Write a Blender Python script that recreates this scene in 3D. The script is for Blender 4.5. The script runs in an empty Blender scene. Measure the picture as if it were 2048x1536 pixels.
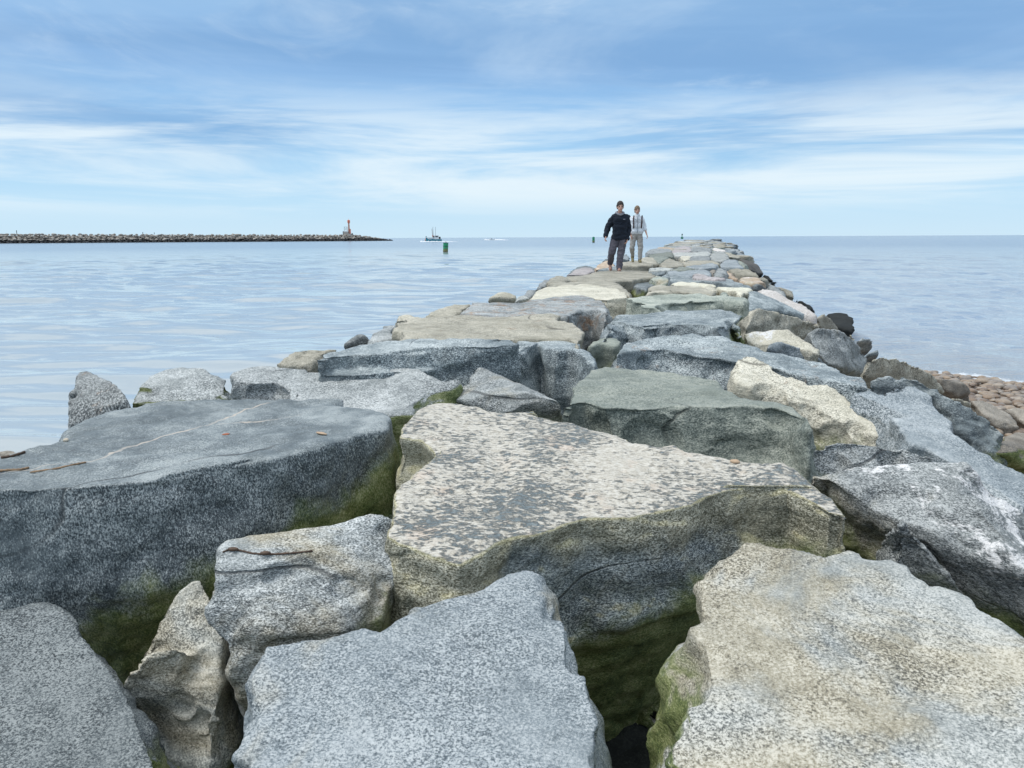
import bpy, bmesh, math, random
import numpy as np
from mathutils import Vector, Matrix

random.seed(7)
SC = bpy.context.scene
COL = SC.collection
R = math.radians
HC = 2.6                    # camera height above the water
F = 1538.0                  # focal length in photo pixels (2048 wide)
PITCH = R(10.8)
ROLL = R(0.27)

# ------------------------------------------------------------------ camera
cam = bpy.data.objects.new('camera', bpy.data.cameras.new('camera'))
COL.objects.link(cam)
cam.data.sensor_width = 36.0
cam.data.lens = 36.0 * F / 2048.0
cam.data.clip_start = 0.05
cam.data.clip_end = 40000
CROT = Matrix.Rotation(R(90) - PITCH, 3, 'X') @ Matrix.Rotation(-ROLL, 3, 'Z')
cam.matrix_world = Matrix.Translation((0, 0, HC)) @ CROT.to_4x4()
SC.camera = cam

def ray(px, py):
    return CROT @ Vector(((px - 1024) / F, -(py - 768) / F, -1.0))

def at(px, py, h):
    """point seen at photo pixel (px,py), h metres below the camera"""
    d = ray(px, py)
    t = h / max(-d.z, 1e-4)
    return Vector((d.x * t, d.y * t, HC - h))

def at_dist(px, py, dist):
    d = ray(px, py); t = dist / d.y
    return Vector((d.x * t, d.y * t, HC + d.z * t))

AX = R(13.74)
JA = Vector((math.sin(AX), math.cos(AX), 0)); JR = Vector((math.cos(AX), -math.sin(AX), 0))

# ------------------------------------------------------------------ numpy noise
_rng = np.random.RandomState(3)
_perm = np.concatenate([_rng.permutation(256)] * 3).astype(np.int32)
_grad = np.array([[1,1,0],[-1,1,0],[1,-1,0],[-1,-1,0],[1,0,1],[-1,0,1],[1,0,-1],[-1,0,-1],
                  [0,1,1],[0,-1,1],[0,1,-1],[0,-1,-1],[1,1,0],[-1,1,0],[0,-1,1],[0,-1,-1]], np.float32)

def pn(P, off=0.0):
    P = np.asarray(P, np.float32) + np.float32(off)
    fl = np.floor(P); f = P - fl; i = fl.astype(np.int32) & 255
    u = f * f * f * (f * (f * 6 - 15) + 10)
    out = np.zeros(len(P), np.float32)
    for dx in (0, 1):
        wx = u[:, 0] if dx else 1 - u[:, 0]
        px = _perm[(i[:, 0] + dx) & 255]
        for dy in (0, 1):
            wy = u[:, 1] if dy else 1 - u[:, 1]
            py = _perm[px + ((i[:, 1] + dy) & 255)]
            for dz in (0, 1):
                wz = u[:, 2] if dz else 1 - u[:, 2]
                g = _grad[_perm[py + ((i[:, 2] + dz) & 255)] & 15]
                out += wx * wy * wz * (g[:, 0] * (f[:, 0] - dx) + g[:, 1] * (f[:, 1] - dy) + g[:, 2] * (f[:, 2] - dz))
    return out

# ------------------------------------------------------------------ object helpers
def tag(o, label=None, cat=None, group=None, kind=None):
    if label: o['label'] = label
    if cat: o['category'] = cat
    if group: o['group'] = group
    if kind: o['kind'] = kind
    return o

def link(name, me, mat=None, parent=None, loc=None):
    o = bpy.data.objects.new(name, me); COL.objects.link(o)
    if mat is not None:
        me.materials.clear()
        for m in (mat if isinstance(mat, (list, tuple)) else [mat]): me.materials.append(m)
    if parent is not None: o.parent = parent
    if loc is not None: o.location = loc
    return o

def empty(name, loc, rz=0.0):
    o = bpy.data.objects.new(name, None); COL.objects.link(o)
    o.location = loc; o.rotation_euler = (0, 0, rz); o.empty_display_size = 0.2
    return o

def bm_mesh(bm, name, smooth=False):
    bmesh.ops.recalc_face_normals(bm, faces=bm.faces)
    me = bpy.data.meshes.new(name); bm.to_mesh(me); bm.free()
    if smooth: me.polygons.foreach_set('use_smooth', [True] * len(me.polygons))
    return me

def evaluated(me, vox, it, fac=0.5):
    """voxel-remesh a closed shape and relax it"""
    o = bpy.data.objects.new('work', me); COL.objects.link(o)
    m = o.modifiers.new('r', 'REMESH'); m.mode = 'VOXEL'; m.voxel_size = vox
    if it:
        s = o.modifiers.new('s', 'SMOOTH'); s.factor = fac; s.iterations = it
    dg = bpy.context.evaluated_depsgraph_get(); dg.update()
    out = bpy.data.meshes.new_from_object(o.evaluated_get(dg))
    bpy.data.objects.remove(o); bpy.data.meshes.remove(me)
    return out

def box(bm, c, s, rot=None, taper=1.0):
    M = Matrix.Translation(c)
    if rot is not None: M = M @ rot
    vs = []
    for z in (-.5, .5):
        k = taper if z > 0 else 1.0
        for x, y in ((-.5, -.5), (.5, -.5), (.5, .5), (-.5, .5)):
            vs.append(bm.verts.new(M @ Vector((x * s[0] * k, y * s[1] * k, z * s[2]))))
    for f in ((3,2,1,0),(4,5,6,7),(0,1,5,4),(1,2,6,5),(2,3,7,6),(3,0,4,7)):
        bm.faces.new([vs[i] for i in f])

def cone(bm, p, q, r1, r2, n=12, caps=True):
    p = Vector(p); q = Vector(q); d = (q - p)
    a = d.orthogonal().normalized(); b = d.normalized().cross(a)
    A = []; B = []
    for i in range(n):
        t = 2 * math.pi * i / n; v = a * math.cos(t) + b * math.sin(t)
        A.append(bm.verts.new(p + v * r1)); B.append(bm.verts.new(q + v * r2))
    for i in range(n):
        j = (i + 1) % n; bm.faces.new((A[i], A[j], B[j], B[i]))
    if caps:
        bm.faces.new(A[::-1]); bm.faces.new(B)

def ball(bm, c, r, seg=14):
    r = r if isinstance(r, (tuple, list)) else (r, r, r)
    M = Matrix.Translation(c) @ Matrix.Diagonal((r[0], r[1], r[2], 1))
    bmesh.ops.create_uvsphere(bm, u_segments=seg, v_segments=max(8, seg * 2 // 3), radius=1, matrix=M)

def capsule(bm, p, q, r1, r2, seg=12):
    cone(bm, p, q, r1, r2, seg); ball(bm, p, r1, seg); ball(bm, q, r2, seg)

# ------------------------------------------------------------------ node helpers
class NT:
    def __init__(s, name):
        s.m = bpy.data.materials.new(name); s.m.use_nodes = True
        s.t = s.m.node_tree; s.t.nodes.clear()
        s.out = s.t.nodes.new('ShaderNodeOutputMaterial')
    def n(s, ty, **kw):
        nd = s.t.nodes.new(ty)
        for k, v in kw.items():
            if hasattr(nd, k): setattr(nd, k, v)
        return nd
    def set(s, sock, v):
        if isinstance(v, bpy.types.NodeSocket): s.t.links.new(v, sock)
        elif isinstance(v, (tuple, list)) and len(v) == 3 and len(sock.default_value) == 4: sock.default_value = (*v, 1)
        else: sock.default_value = v
    def math(s, op, a, b=None, c=None, clamp=False):
        nd = s.n('ShaderNodeMath', operation=op, use_clamp=clamp)
        s.set(nd.inputs[0], a)
        if b is not None: s.set(nd.inputs[1], b)
        if c is not None: s.set(nd.inputs[2], c)
        return nd.outputs[0]
    def noise(s, vec, scale, detail=3, rough=.55, dist=0.0):
        nd = s.n('ShaderNodeTexNoise'); s.set(nd.inputs['Vector'], vec)
        nd.inputs['Scale'].default_value = scale; nd.inputs['Detail'].default_value = detail
        nd.inputs['Roughness'].default_value = rough; nd.inputs['Distortion'].default_value = dist
        return nd.outputs['Fac']
    def vor(s, vec, scale, feature='F1'):
        nd = s.n('ShaderNodeTexVoronoi', feature=feature); s.set(nd.inputs['Vector'], vec)
        nd.inputs['Scale'].default_value = scale
        return nd
    def step(s, v, a, b, smooth=True):
        nd = s.n('ShaderNodeMapRange', interpolation_type='SMOOTHSTEP' if smooth else 'LINEAR')
        s.set(nd.inputs[0], v); s.set(nd.inputs[1], a); s.set(nd.inputs[2], b)
        nd.inputs[3].default_value = 0; nd.inputs[4].default_value = 1
        return nd.outputs[0]
    def mix(s, fac, a, b, blend='MIX'):
        nd = s.n('ShaderNodeMix', data_type='RGBA', blend_type=blend)
        s.set(nd.inputs[0], fac); s.set(nd.inputs[6], a); s.set(nd.inputs[7], b)
        return nd.outputs[2]
    def ramp(s, fac, stops):
        nd = s.n('ShaderNodeValToRGB'); e = nd.color_ramp.elements
        while len(e) < len(stops): e.new(0.5)
        for i, (p, c) in enumerate(stops):
            e[i].position = p; e[i].color = (*c, 1) if len(c) == 3 else c
        s.set(nd.inputs[0], fac)
        return nd.outputs[0]
    def map(s, vec, scale=(1, 1, 1), rot=(0, 0, 0), loc=(0, 0, 0)):
        nd = s.n('ShaderNodeMapping'); s.set(nd.inputs[0], vec)
        nd.inputs['Scale'].default_value = scale; nd.inputs['Rotation'].default_value = rot; nd.inputs['Location'].default_value = loc
        return nd.outputs[0]
    def sep(s, v):
        nd = s.n('ShaderNodeSeparateXYZ'); s.set(nd.inputs[0], v); return nd.outputs
    def bump(s, h, strength=1.0, dist=1.0, normal=None):
        nd = s.n('ShaderNodeBump'); s.set(nd.inputs['Height'], h)
        nd.inputs['Strength'].default_value = strength; nd.inputs['Distance'].default_value = dist
        if normal is not None: s.set(nd.inputs['Normal'], normal)
        return nd.outputs[0]
    def bsdf(s, col, rough=.7, normal=None, spec=.5, metal=0.0, **kw):
        b = s.n('ShaderNodeBsdfPrincipled')
        s.set(b.inputs['Base Color'], col); s.set(b.inputs['Roughness'], rough)
        s.set(b.inputs['Specular IOR Level'], spec); s.set(b.inputs['Metallic'], metal)
        if normal is not None: s.set(b.inputs['Normal'], normal)
        for k, v in kw.items(): s.set(b.inputs[k], v)
        s.t.links.new(b.outputs[0], s.out.inputs[0])
        return b

def paint(name, col, rough=.6, var=.15, spec=.4, metal=0.0, scale=9.0):
    t = NT(name); co = t.n('ShaderNodeTexCoord').outputs['Object']
    n = t.noise(co, scale, 5, .6)
    c = t.mix(t.step(n, .3, .7), tuple(v * (1 - var) for v in col), tuple(min(1, v * (1 + var)) for v in col))
    t.bsdf(c, rough, spec=spec, metal=metal)
    return t.m

# ------------------------------------------------------------------ stone
PAL = {  # dark grain, mid, light grain (real-world reflectances)
    'slate':  ((.028,.036,.041), (.125,.150,.157), (.42,.45,.44)),
    'blue':   ((.06,.078,.088), (.205,.236,.248), (.46,.485,.485)),
    'grey':   ((.045,.052,.055), (.205,.222,.218), (.54,.555,.54)),
    'pale':   ((.09,.10,.10), (.30,.315,.295), (.60,.60,.56)),
    'green':  ((.06,.075,.065), (.21,.235,.20), (.44,.45,.38)),
    'tan':    ((.09,.085,.07), (.32,.30,.235), (.60,.56,.46)),
    'cream':  ((.16,.15,.12), (.50,.47,.37), (.74,.70,.59)),
    'brown':  ((.045,.04,.035), (.19,.17,.14), (.40,.36,.30)),
    'rust':   ((.08,.06,.045), (.31,.235,.165), (.56,.47,.37)),
    'pink':   ((.10,.09,.09), (.33,.30,.29), (.58,.53,.51)),
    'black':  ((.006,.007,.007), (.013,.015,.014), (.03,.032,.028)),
    'white':  ((.22,.20,.18), (.62,.57,.52), (.82,.79,.75)),
}
_mc = [0]
def granite(pal='grey', grain=100, lum=1.0, con=1.0, tan=0.0, moss=None, rust=0.0, white=0.0,
            quartz=False, stretch=2.2, rot=None, gloss=.62, shared=False, veins=False, mossx=None, bumpk=1.0, worn=.45, wc=None):
    _mc[0] += 1; k = _mc[0]; rs = random.Random(k * 13 + 5)
    t = NT('granite_' + pal)
    tc = t.n('ShaderNodeTexCoord'); geo = t.n('ShaderNodeNewGeometry')
    co = tc.outputs['Object']
    if shared:
        inf = t.n('ShaderNodeObjectInfo')
        va = t.n('ShaderNodeVectorMath', operation='ADD'); t.set(va.inputs[0], co)
        cx = t.n('ShaderNodeCombineXYZ'); r_ = t.math('MULTIPLY', inf.outputs['Random'], 90.0)
        for i in range(3): t.set(cx.inputs[i], r_)
        t.set(va.inputs[1], cx.outputs[0]); co = va.outputs[0]
    else:
        co = t.map(co, loc=(rs.uniform(-20, 20), rs.uniform(-20, 20), rs.uniform(-20, 20)))
    rt = rot if rot is not None else (rs.uniform(-.5, .5), rs.uniform(-.5, .5), rs.uniform(-3, 3))
    cs = t.map(co, scale=(1, 1, stretch), rot=rt)
    grain = grain * 1.22
    D, M, L = [tuple(min(.9, c * lum * 1.22) for c in col) for col in PAL[pal]]
    g = t.noise(cs, grain, 3, .72)                       # crystals
    g2 = t.noise(cs, grain * .37, 2, .6)
    big = t.noise(co, 2.3, 6, .62, .6)                   # tone drift across the stone
    mid = t.noise(cs, 11, 5, .65, .3)
    fl_ = t.noise(cs, grain * 1.15, 2, .8)               # bright feldspar flecks
    dk_ = t.noise(cs, grain * .8, 2, .75)                # dark mica
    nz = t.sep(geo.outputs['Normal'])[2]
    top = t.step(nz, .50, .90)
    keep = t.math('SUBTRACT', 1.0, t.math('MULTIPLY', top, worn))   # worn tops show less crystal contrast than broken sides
    gc = t.math('MULTIPLY', t.math('SUBTRACT', g, .5), 2.5 * con)
    gc = t.math('ADD', gc, t.math('MULTIPLY', t.math('SUBTRACT', g2, .5), .55 * con))
    gc = t.math('ADD', gc, t.math('MULTIPLY', t.step(fl_, .56, .61), .38 * con))
    gc = t.math('SUBTRACT', gc, t.math('MULTIPLY', t.step(dk_, .55, .60), .30 * con))
    gc = t.math('MULTIPLY', gc, t.math('ADD', .30, t.math('MULTIPLY', t.step(t.noise(co, 2.1, 4, .6, .5), .30, .70), .95)))
    v = t.math('MULTIPLY', gc, keep)
    v = t.math('ADD', v, t.math('MULTIPLY', t.math('SUBTRACT', big, .5), .80))
    v = t.math('ADD', v, t.math('MULTIPLY', t.math('SUBTRACT', mid, .5), .52))
    v = t.math('ADD', v, t.math('ADD', .44, t.math('MULTIPLY', top, .13)))  # upward faces lightened in the colour: sky light on tops, plus weathering
    col = t.ramp(v, [(.08, D), (.34, tuple(d * .45 + m * .55 for d, m in zip(D, M))), (.52, M), (.70, tuple(m * .45 + l * .55 for m, l in zip(M, L))), (.95, L)])
    if tan > 0:
        tm = t.step(t.noise(co, 1.7, 5, .6, .8), .62 - tan * .28, .80 - tan * .28)
        tg = t.ramp(v, [(.2, (.10, .085, .055)), (.5, (.36, .315, .215)), (.85, (.64, .59, .47))])
        col = t.mix(t.math('MULTIPLY', tm, .85), col, tg)
    if rust > 0:
        rm = t.step(t.noise(co, 4.5, 6, .7, 1.0), .62 - rust * .2, .76 - rust * .2)
        rg = t.ramp(v, [(.25, (.06, .035, .02)), (.55, (.27, .16, .085)), (.85, (.48, .36, .25))])
        col = t.mix(t.math('MULTIPLY', rm, .8), col, rg)
    if white > 0:
        wv = t.n('ShaderNodeValue'); wv.outputs[0].default_value = 0
        wp = t.math('ADD', t.noise(co, 2.6, 7, .68, .7), t.math('MULTIPLY', t.math('SUBTRACT', g2, .5), .25))
        if wc is not None:
            dv = t.n('ShaderNodeVectorMath', operation='DISTANCE'); t.set(dv.inputs[0], geo.outputs['Position']); dv.inputs[1].default_value = wc[0]
            wp = t.math('ADD', wp, t.math('MULTIPLY', t.math('SUBTRACT', wc[1], dv.outputs['Value']), .42))
        wm = t.step(wp, .60 - white * .2, .68 - white * .2)
        col = t.mix(wm, col, t.ramp(g, [(.3, (.42, .41, .40)), (.5, (.76, .75, .73)), (.8, (.88, .86, .84))]))
    ck = t.math('ABSOLUTE', t.math('SUBTRACT', t.noise(t.map(co, scale=(1, 1, 1.9), rot=(.3 * rs.uniform(-1, 1), .4, rs.uniform(-3, 3))), .55, 2, .45, .15), .5))
    ck = t.math('MULTIPLY', t.math('SUBTRACT', 1.0, t.step(ck, .0008, .0045)), t.step(t.noise(co, 1.1, 2, .5), .52, .60))
    col = t.mix(t.math('MULTIPLY', ck, .7), col, tuple(c * .5 for c in D))
    rough = t.math('ADD', gloss, t.math('MULTIPLY', g, .22))
    hgt_q = None
    if quartz:
        # a crust of cream and pink feldspar broken by dark blue-grey lenses, on the top only
        cq = t.map(co, scale=(1, 1.9, 1), rot=(0, 0, .10))
        q = t.math('ADD', t.noise(cq, 27, 9, .76, .1), t.math('MULTIPLY', t.math('SUBTRACT', t.noise(co, 2.6, 5, .62), .5), .50))
        qm = t.step(q, .385, .50)
        edge = t.step(t.math('ADD', nz, t.math('MULTIPLY', t.math('SUBTRACT', mid, .5), .5)), .68, .90)
        pk = t.noise(co, 5.0, 5, .6)
        qc = t.ramp(t.noise(cq, 46, 5, .75), [(.28, (.22, .20, .16)), (.42, (.46, .42, .345)), (.56, (.63, .595, .515)), (.8, (.80, .775, .71))])
        qc = t.mix(t.step(pk, .56, .70), qc, t.mix(.30, qc, (.66, .47, .34)))
        lens = t.ramp(t.noise(cs, 70, 4, .75), [(.3, (.085, .11, .12)), (.55, (.21, .245, .25)), (.85, (.42, .44, .42))])
        side = t.sep(geo.outputs['Position'])
        lv = t.math('ADD', t.math('SUBTRACT', side[2], HC - 1.17), t.math('MULTIPLY', t.math('SUBTRACT', t.noise(co, 4, 6, .65), .5), .45))
        lv = t.math('ADD', lv, t.math('MULTIPLY', t.math('MAXIMUM', t.math('SUBTRACT', .0, side[0]), 0.0), 1.3))
        lv = t.math('ADD', lv, t.math('MULTIPLY', t.math('MAXIMUM', t.math('SUBTRACT', side[0], .75), 0.0), .9))
        ye = t.ramp(v, [(.1, (.09, .085, .05)), (.4, (.27, .25, .17)), (.6, (.43, .40, .28)), (.9, (.70, .66, .52))])
        col = t.mix(t.math('MULTIPLY', t.step(lv, -.06, .14), .85), col, ye)
        col = t.mix(edge, col, t.mix(qm, lens, qc))
        rim = t.math('MULTIPLY', t.step(nz, .30, .62), t.math('SUBTRACT', 1.0, edge))
        yr = t.ramp(v, [(.1, (.16, .145, .07)), (.5, (.47, .43, .25)), (.9, (.74, .69, .49))])
        col = t.mix(t.math('MULTIPLY', rim, .8), col, yr)
        hgt_q = t.math('MULTIPLY', t.math('MULTIPLY', qm, edge), .007)
    if veins:
        pp = geo.outputs['Position']; wob = t.math('MULTIPLY', t.math('SUBTRACT', t.noise(co, 3.5, 4, .6), .5), .16)
        px_ = t.sep(pp); tot = 0.0
        for (va_, vb_, wd) in veins:
            dd = (vb_ - va_); dd.z = 0; L_ = dd.length; dd.normalize(); nn = Vector((-dd.y, dd.x, 0))
            dist_ = t.math('ADD', t.math('ADD', t.math('MULTIPLY', px_[0], nn.x), t.math('MULTIPLY', px_[1], nn.y)), -va_.dot(nn))
            along = t.math('ADD', t.math('ADD', t.math('MULTIPLY', px_[0], dd.x), t.math('MULTIPLY', px_[1], dd.y)), -va_.dot(dd))
            m_ = t.math('SUBTRACT', 1.0, t.step(t.math('ABSOLUTE', t.math('ADD', dist_, wob)), wd * .4, wd))
            m_ = t.math('MULTIPLY', m_, t.math('MULTIPLY', t.step(along, -.05, .1), t.math('SUBTRACT', 1.0, t.step(along, L_ - .1, L_ + .05))))
            tot = m_ if tot == 0.0 else t.math('MAXIMUM', tot, m_)
        vfade = t.math('ADD', .35, t.math('MULTIPLY', t.step(t.noise(co, 5, 3, .6), .38, .55), .55))
        col = t.mix(t.math('MULTIPLY', t.math('MULTIPLY', tot, top), vfade), col, (.55, .48, .40))
    if moss is not None:
        pz = t.sep(geo.outputs['Position'])
        lvl = t.math('ADD', t.math('SUBTRACT', moss, pz[2]), t.math('MULTIPLY', t.math('SUBTRACT', t.noise(co, 3.2, 6, .65, .5), .5), .55))
        if mossx is not None:      # algae creep higher on the damp end of the stone
            lvl = t.math('ADD', lvl, t.math('MULTIPLY', t.math('SUBTRACT', pz[0], mossx[0]), mossx[1]))
        mm = t.step(lvl, -.03, .13)
        mm = t.math('MULTIPLY', mm, t.math('SUBTRACT', 1.0, t.step(nz, .45, .8)))
        mg = t.ramp(t.math('ADD', t.math('ADD', t.math('MULTIPLY', t.math('SUBTRACT', g, .5), 1.5), t.math('MULTIPLY', t.math('SUBTRACT', t.noise(co, 7, 6, .65), .5), 1.3)), .52),
                    [(.1, (.022, .040, .010)), (.36, (.085, .120, .026)), (.56, (.185, .215, .065)), (.85, (.40, .40, .21))])
        col = t.mix(t.math('MULTIPLY', mm, .92), col, mg)
    h = t.math('ADD', t.math('MULTIPLY', g, .0016), t.math('MULTIPLY', t.noise(cs, 34, 5, .65), .0065))
    h = t.math('ADD', h, t.math('MULTIPLY', mid, .010))
    h = t.math('SUBTRACT', h, t.math('MULTIPLY', ck, .006))
    if hgt_q is not None: h = t.math('ADD', h, hgt_q)
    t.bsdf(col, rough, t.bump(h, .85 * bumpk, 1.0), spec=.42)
    return t.m

# ------------------------------------------------------------------ boulders
# outlines are measured on the photo at several enlargements: letter -> (x0, y0, pixels per unit)
ZM = {'P': (0, 0, 1.0), 'A': (540, 560, 500/2048), 'B': (960, 560, 400/2048), 'C': (1320, 560, 440/2048), 'D': (1640, 640, 408/2048),
      'E': (1050, 470, 300/2048), 'F': (1300, 470, 300/2048), 'G': (1400, 560, 648/1914), 'H': (1500, 880, 548/2004), 'I': (1600, 900, 448/1911),
      'J': (0, 1100, 700/2048), 'K': (0, 700, 820/2048), 'L': (720, 760, 1040/2048), 'M': (1340, 455, 160/2048), 'N': (200, 1000, 680/1949)}

def pts(s):
    out = []; z = 'P'
    for tok in s.split():
        if tok[0].isalpha(): z = tok[0]; tok = tok[1:]
        h = None
        if ':' in tok: tok, h = tok.split(':'); h = float(h)
        x, y = map(float, tok.split(','))
        x0, y0, k = ZM[z]
        out.append((x0 + x * k, y0 + y * k, h))
    return out

def plane_pts(P, hb, hf, hx):
    ys = [p[1] for p in P]; mx = sum(p[0] for p in P) / len(P)
    a = at(mx, min(ys), hb); b = at(mx, max(ys), hf)
    n = (b - a).cross(Vector((1, 0, -hx))).normalized()
    o = Vector((0, 0, HC)); res = []
    for x, y, h in P:
        if h is not None: res.append(at(x, y, h)); continue
        d = ray(x, y); dn = d.dot(n)
        res.append(o + d * ((a - o).dot(n) / dn))
    return res

def add_prism(bm, top, D, fl=(.05, .02), skew=(0, 0), mid=.4):
    ar = sum(top[i].x * top[(i+1) % len(top)].y - top[(i+1) % len(top)].x * top[i].y for i in range(len(top)))
    if ar < 0: top = top[::-1]
    n = len(top); nor = []
    for i in range(n):
        e = (top[(i+1) % n] - top[i-1]); v = Vector((e.y, -e.x, 0))
        nor.append(v.normalized() if v.length > 1e-6 else Vector((0, 0, 0)))
    rings = [[bm.verts.new(p) for p in top]]
    for k, f in ((mid, fl[0]), (1.0, fl[1])):
        rings.append([bm.verts.new(top[i] + nor[i] * f + Vector((skew[0] * k, skew[1] * k, -D * k))) for i in range(n)])
    bm.faces.new(rings[0])
    for a, b in ((0, 1), (1, 2)):
        for i in range(n):
            j = (i + 1) % n
            bm.faces.new((rings[b][i], rings[b][j], rings[a][j], rings[a][i]))
    bm.faces.new(rings[-1][::-1])

def add_hull(bm, P3, D, back=(0, .25)):
    vs = []
    for p in P3:
        vs.append(bm.verts.new(p))
        vs.append(bm.verts.new(p + Vector((back[0], back[1], -D))))
    r = bmesh.ops.convex_hull(bm, input=vs)
    bmesh.ops.delete(bm, geom=[v for v in vs if v.is_valid and not v.link_faces], context='VERTS')

def weather(me, seed, amp, layer, size):
    """broken-stone relief: broad swells, chipped facets, foliation steps, pits"""
    n = len(me.vertices); co = np.empty(n * 3, np.float32); me.vertices.foreach_get('co', co); co = co.reshape(-1, 3)
    no = np.empty(n * 3, np.float32); me.vertices.foreach_get('normal', no); no = no.reshape(-1, 3)
    o = seed * 3.17
    w = co + .22 * np.stack([pn(co * 1.3, o + 9), pn(co * 1.3, o + 21), pn(co * 1.3, o + 33)], 1)
    d = .030 * min(size, 1.6) * pn(w * 1.25, o)
    c = 1 - np.abs(pn(w * 2.6, o + 5)) * 2                     # creases
    d += -.034 * np.clip(c - .62, 0, 1)
    f = pn(w * 3.4, o + 2); d += .022 * np.round(f * 3.2) / 3.2 * .6 + .022 * f * .4
    side = np.clip(1.25 - np.abs(no[:, 2]) * 1.3, 0, 1)
    tl = np.array([.10 * math.sin(seed), .10 * math.cos(seed * 1.7), 1.0], np.float32)
    lay = pn(np.stack([co[:, 0] * 1.1, co[:, 1] * 1.1, co @ tl * 9.0], 1), o + 50)
    lay = .45 * lay + .55 * np.round(lay * 4.5) / 4.5
    d += layer * .034 * lay * (0.25 + side)
    d += .0085 * pn(w * 8.5, o + 3) + .0060 * pn(w * 19.0, o + 4)
    if size < 99: d += .0028 * pn(w * 43.0, o + 6)
    d *= 1 - .45 * np.clip((no[:, 2] - .6) / .3, 0, 1)      # tops are worn flatter than the broken sides
    co += no * (d * amp)[:, None]
    me.vertices.foreach_set('co', co.reshape(-1)); me.update()

GROUP = 'armour stones of the jetty'
_rk = [0]
def chip(me, seed, n_, size, dmax):
    """knock flat flakes off the rims and faces"""
    rs_ = np.random.RandomState(seed * 7 + 1); n = len(me.vertices)
    co = np.empty(n * 3, np.float32); me.vertices.foreach_get('co', co); co = co.reshape(-1, 3)
    no = np.empty(n * 3, np.float32); me.vertices.foreach_get('normal', no); no = no.reshape(-1, 3)
    rimv = np.where((no[:, 2] > .2) & (no[:, 2] < .85))[0]; facev = np.where((no[:, 2] > -.3) & (no[:, 2] <= .3))[0]
    for k in range(n_):
        pool = rimv if (k % 3 or not len(facev)) else facev
        if not len(pool): continue
        i = pool[rs_.randint(len(pool))]; nn = no[i] + rs_.normal(0, .14, 3); nn /= np.linalg.norm(nn)
        d = rs_.uniform(.25, 1.0) * dmax; p = co[i] - nn * d; Rr_ = rs_.uniform(.07, .24) * size
        dv = co - p; m = (np.einsum('ij,ij->i', dv, dv) < Rr_ * Rr_)
        sd = dv @ nn; m &= sd > 0
        sm = sd[m]; q = np.sqrt(np.einsum('ij,ij->i', dv[m], dv[m])) / Rr_
        co[m] -= (np.minimum(sm, 1.35 * d) * np.clip((1 - q) * 3.2, 0, 1))[:, None] * nn.astype(np.float32)
    me.vertices.foreach_set('co', co.reshape(-1)); me.update()

def stone(label, top=None, hull=None, h=(.8, .8), hx=0.0, D=.7, fl=(.05, .0), skew=(0, 0), mid=.4, back=(0, .3), rnd=.05, amp=1.0, layer=1.0,
          extra=(), mat=None, vox=None, name='boulder', cat='boulder', group=GROUP):
    _rk[0] += 1; seed = _rk[0]
    bm = bmesh.new(); allp = []
    if top:
        P3 = plane_pts(pts(top), h[0], h[1], hx); add_prism(bm, P3, D, fl, skew, mid); allp += P3
    if hull:
        P3 = [at(x, y, hh) for x, y, hh in pts(hull)]; add_hull(bm, P3, D, back); allp += P3
    for e in extra:
        k = e[0]
        if k == 'top':
            P3 = plane_pts(pts(e[1]), e[2][0], e[2][1], hx); add_prism(bm, P3, e[3], (.02, .0), (0, 0))
        else:
            P3 = [at(x, y, hh) for x, y, hh in pts(e[1])]; add_hull(bm, P3, e[2], e[3] if len(e) > 3 else (0, .15))
    near = min(p.y for p in allp); size = max(max(p.x for p in allp) - min(p.x for p in allp), max(p.y for p in allp) - min(p.y for p in allp))
    v = vox or min(.06, max(.0115, near * .0034))
    me = bm_mesh(bm, name)
    it = int(max(2, min(60, (rnd * .48 / v) ** 2 * 1.3)))
    me = evaluated(me, v, it)
    chip(me, seed, 40 if near < 9 else 18, min(1.3, size * .6), .024 * min(1.4, size) + .006)
    weather(me, seed, amp, layer, size)
    me.name = name
    n = len(me.vertices); co = np.empty(n * 3, np.float32); me.vertices.foreach_get('co', co); co = co.reshape(-1, 3)
    org = np.array([co[:, 0].mean(), co[:, 1].mean(), co[:, 2].min()], np.float32)
    co -= org; me.vertices.foreach_set('co', co.reshape(-1)); me.update()
    me.polygons.foreach_set('use_smooth', [True] * len(me.polygons))
    o = link(name, me, mat, loc=Vector(org.tolist()))
    tag(o, label, cat, group)
    return o

G = granite
Z = lambda h: HC - h
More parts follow.
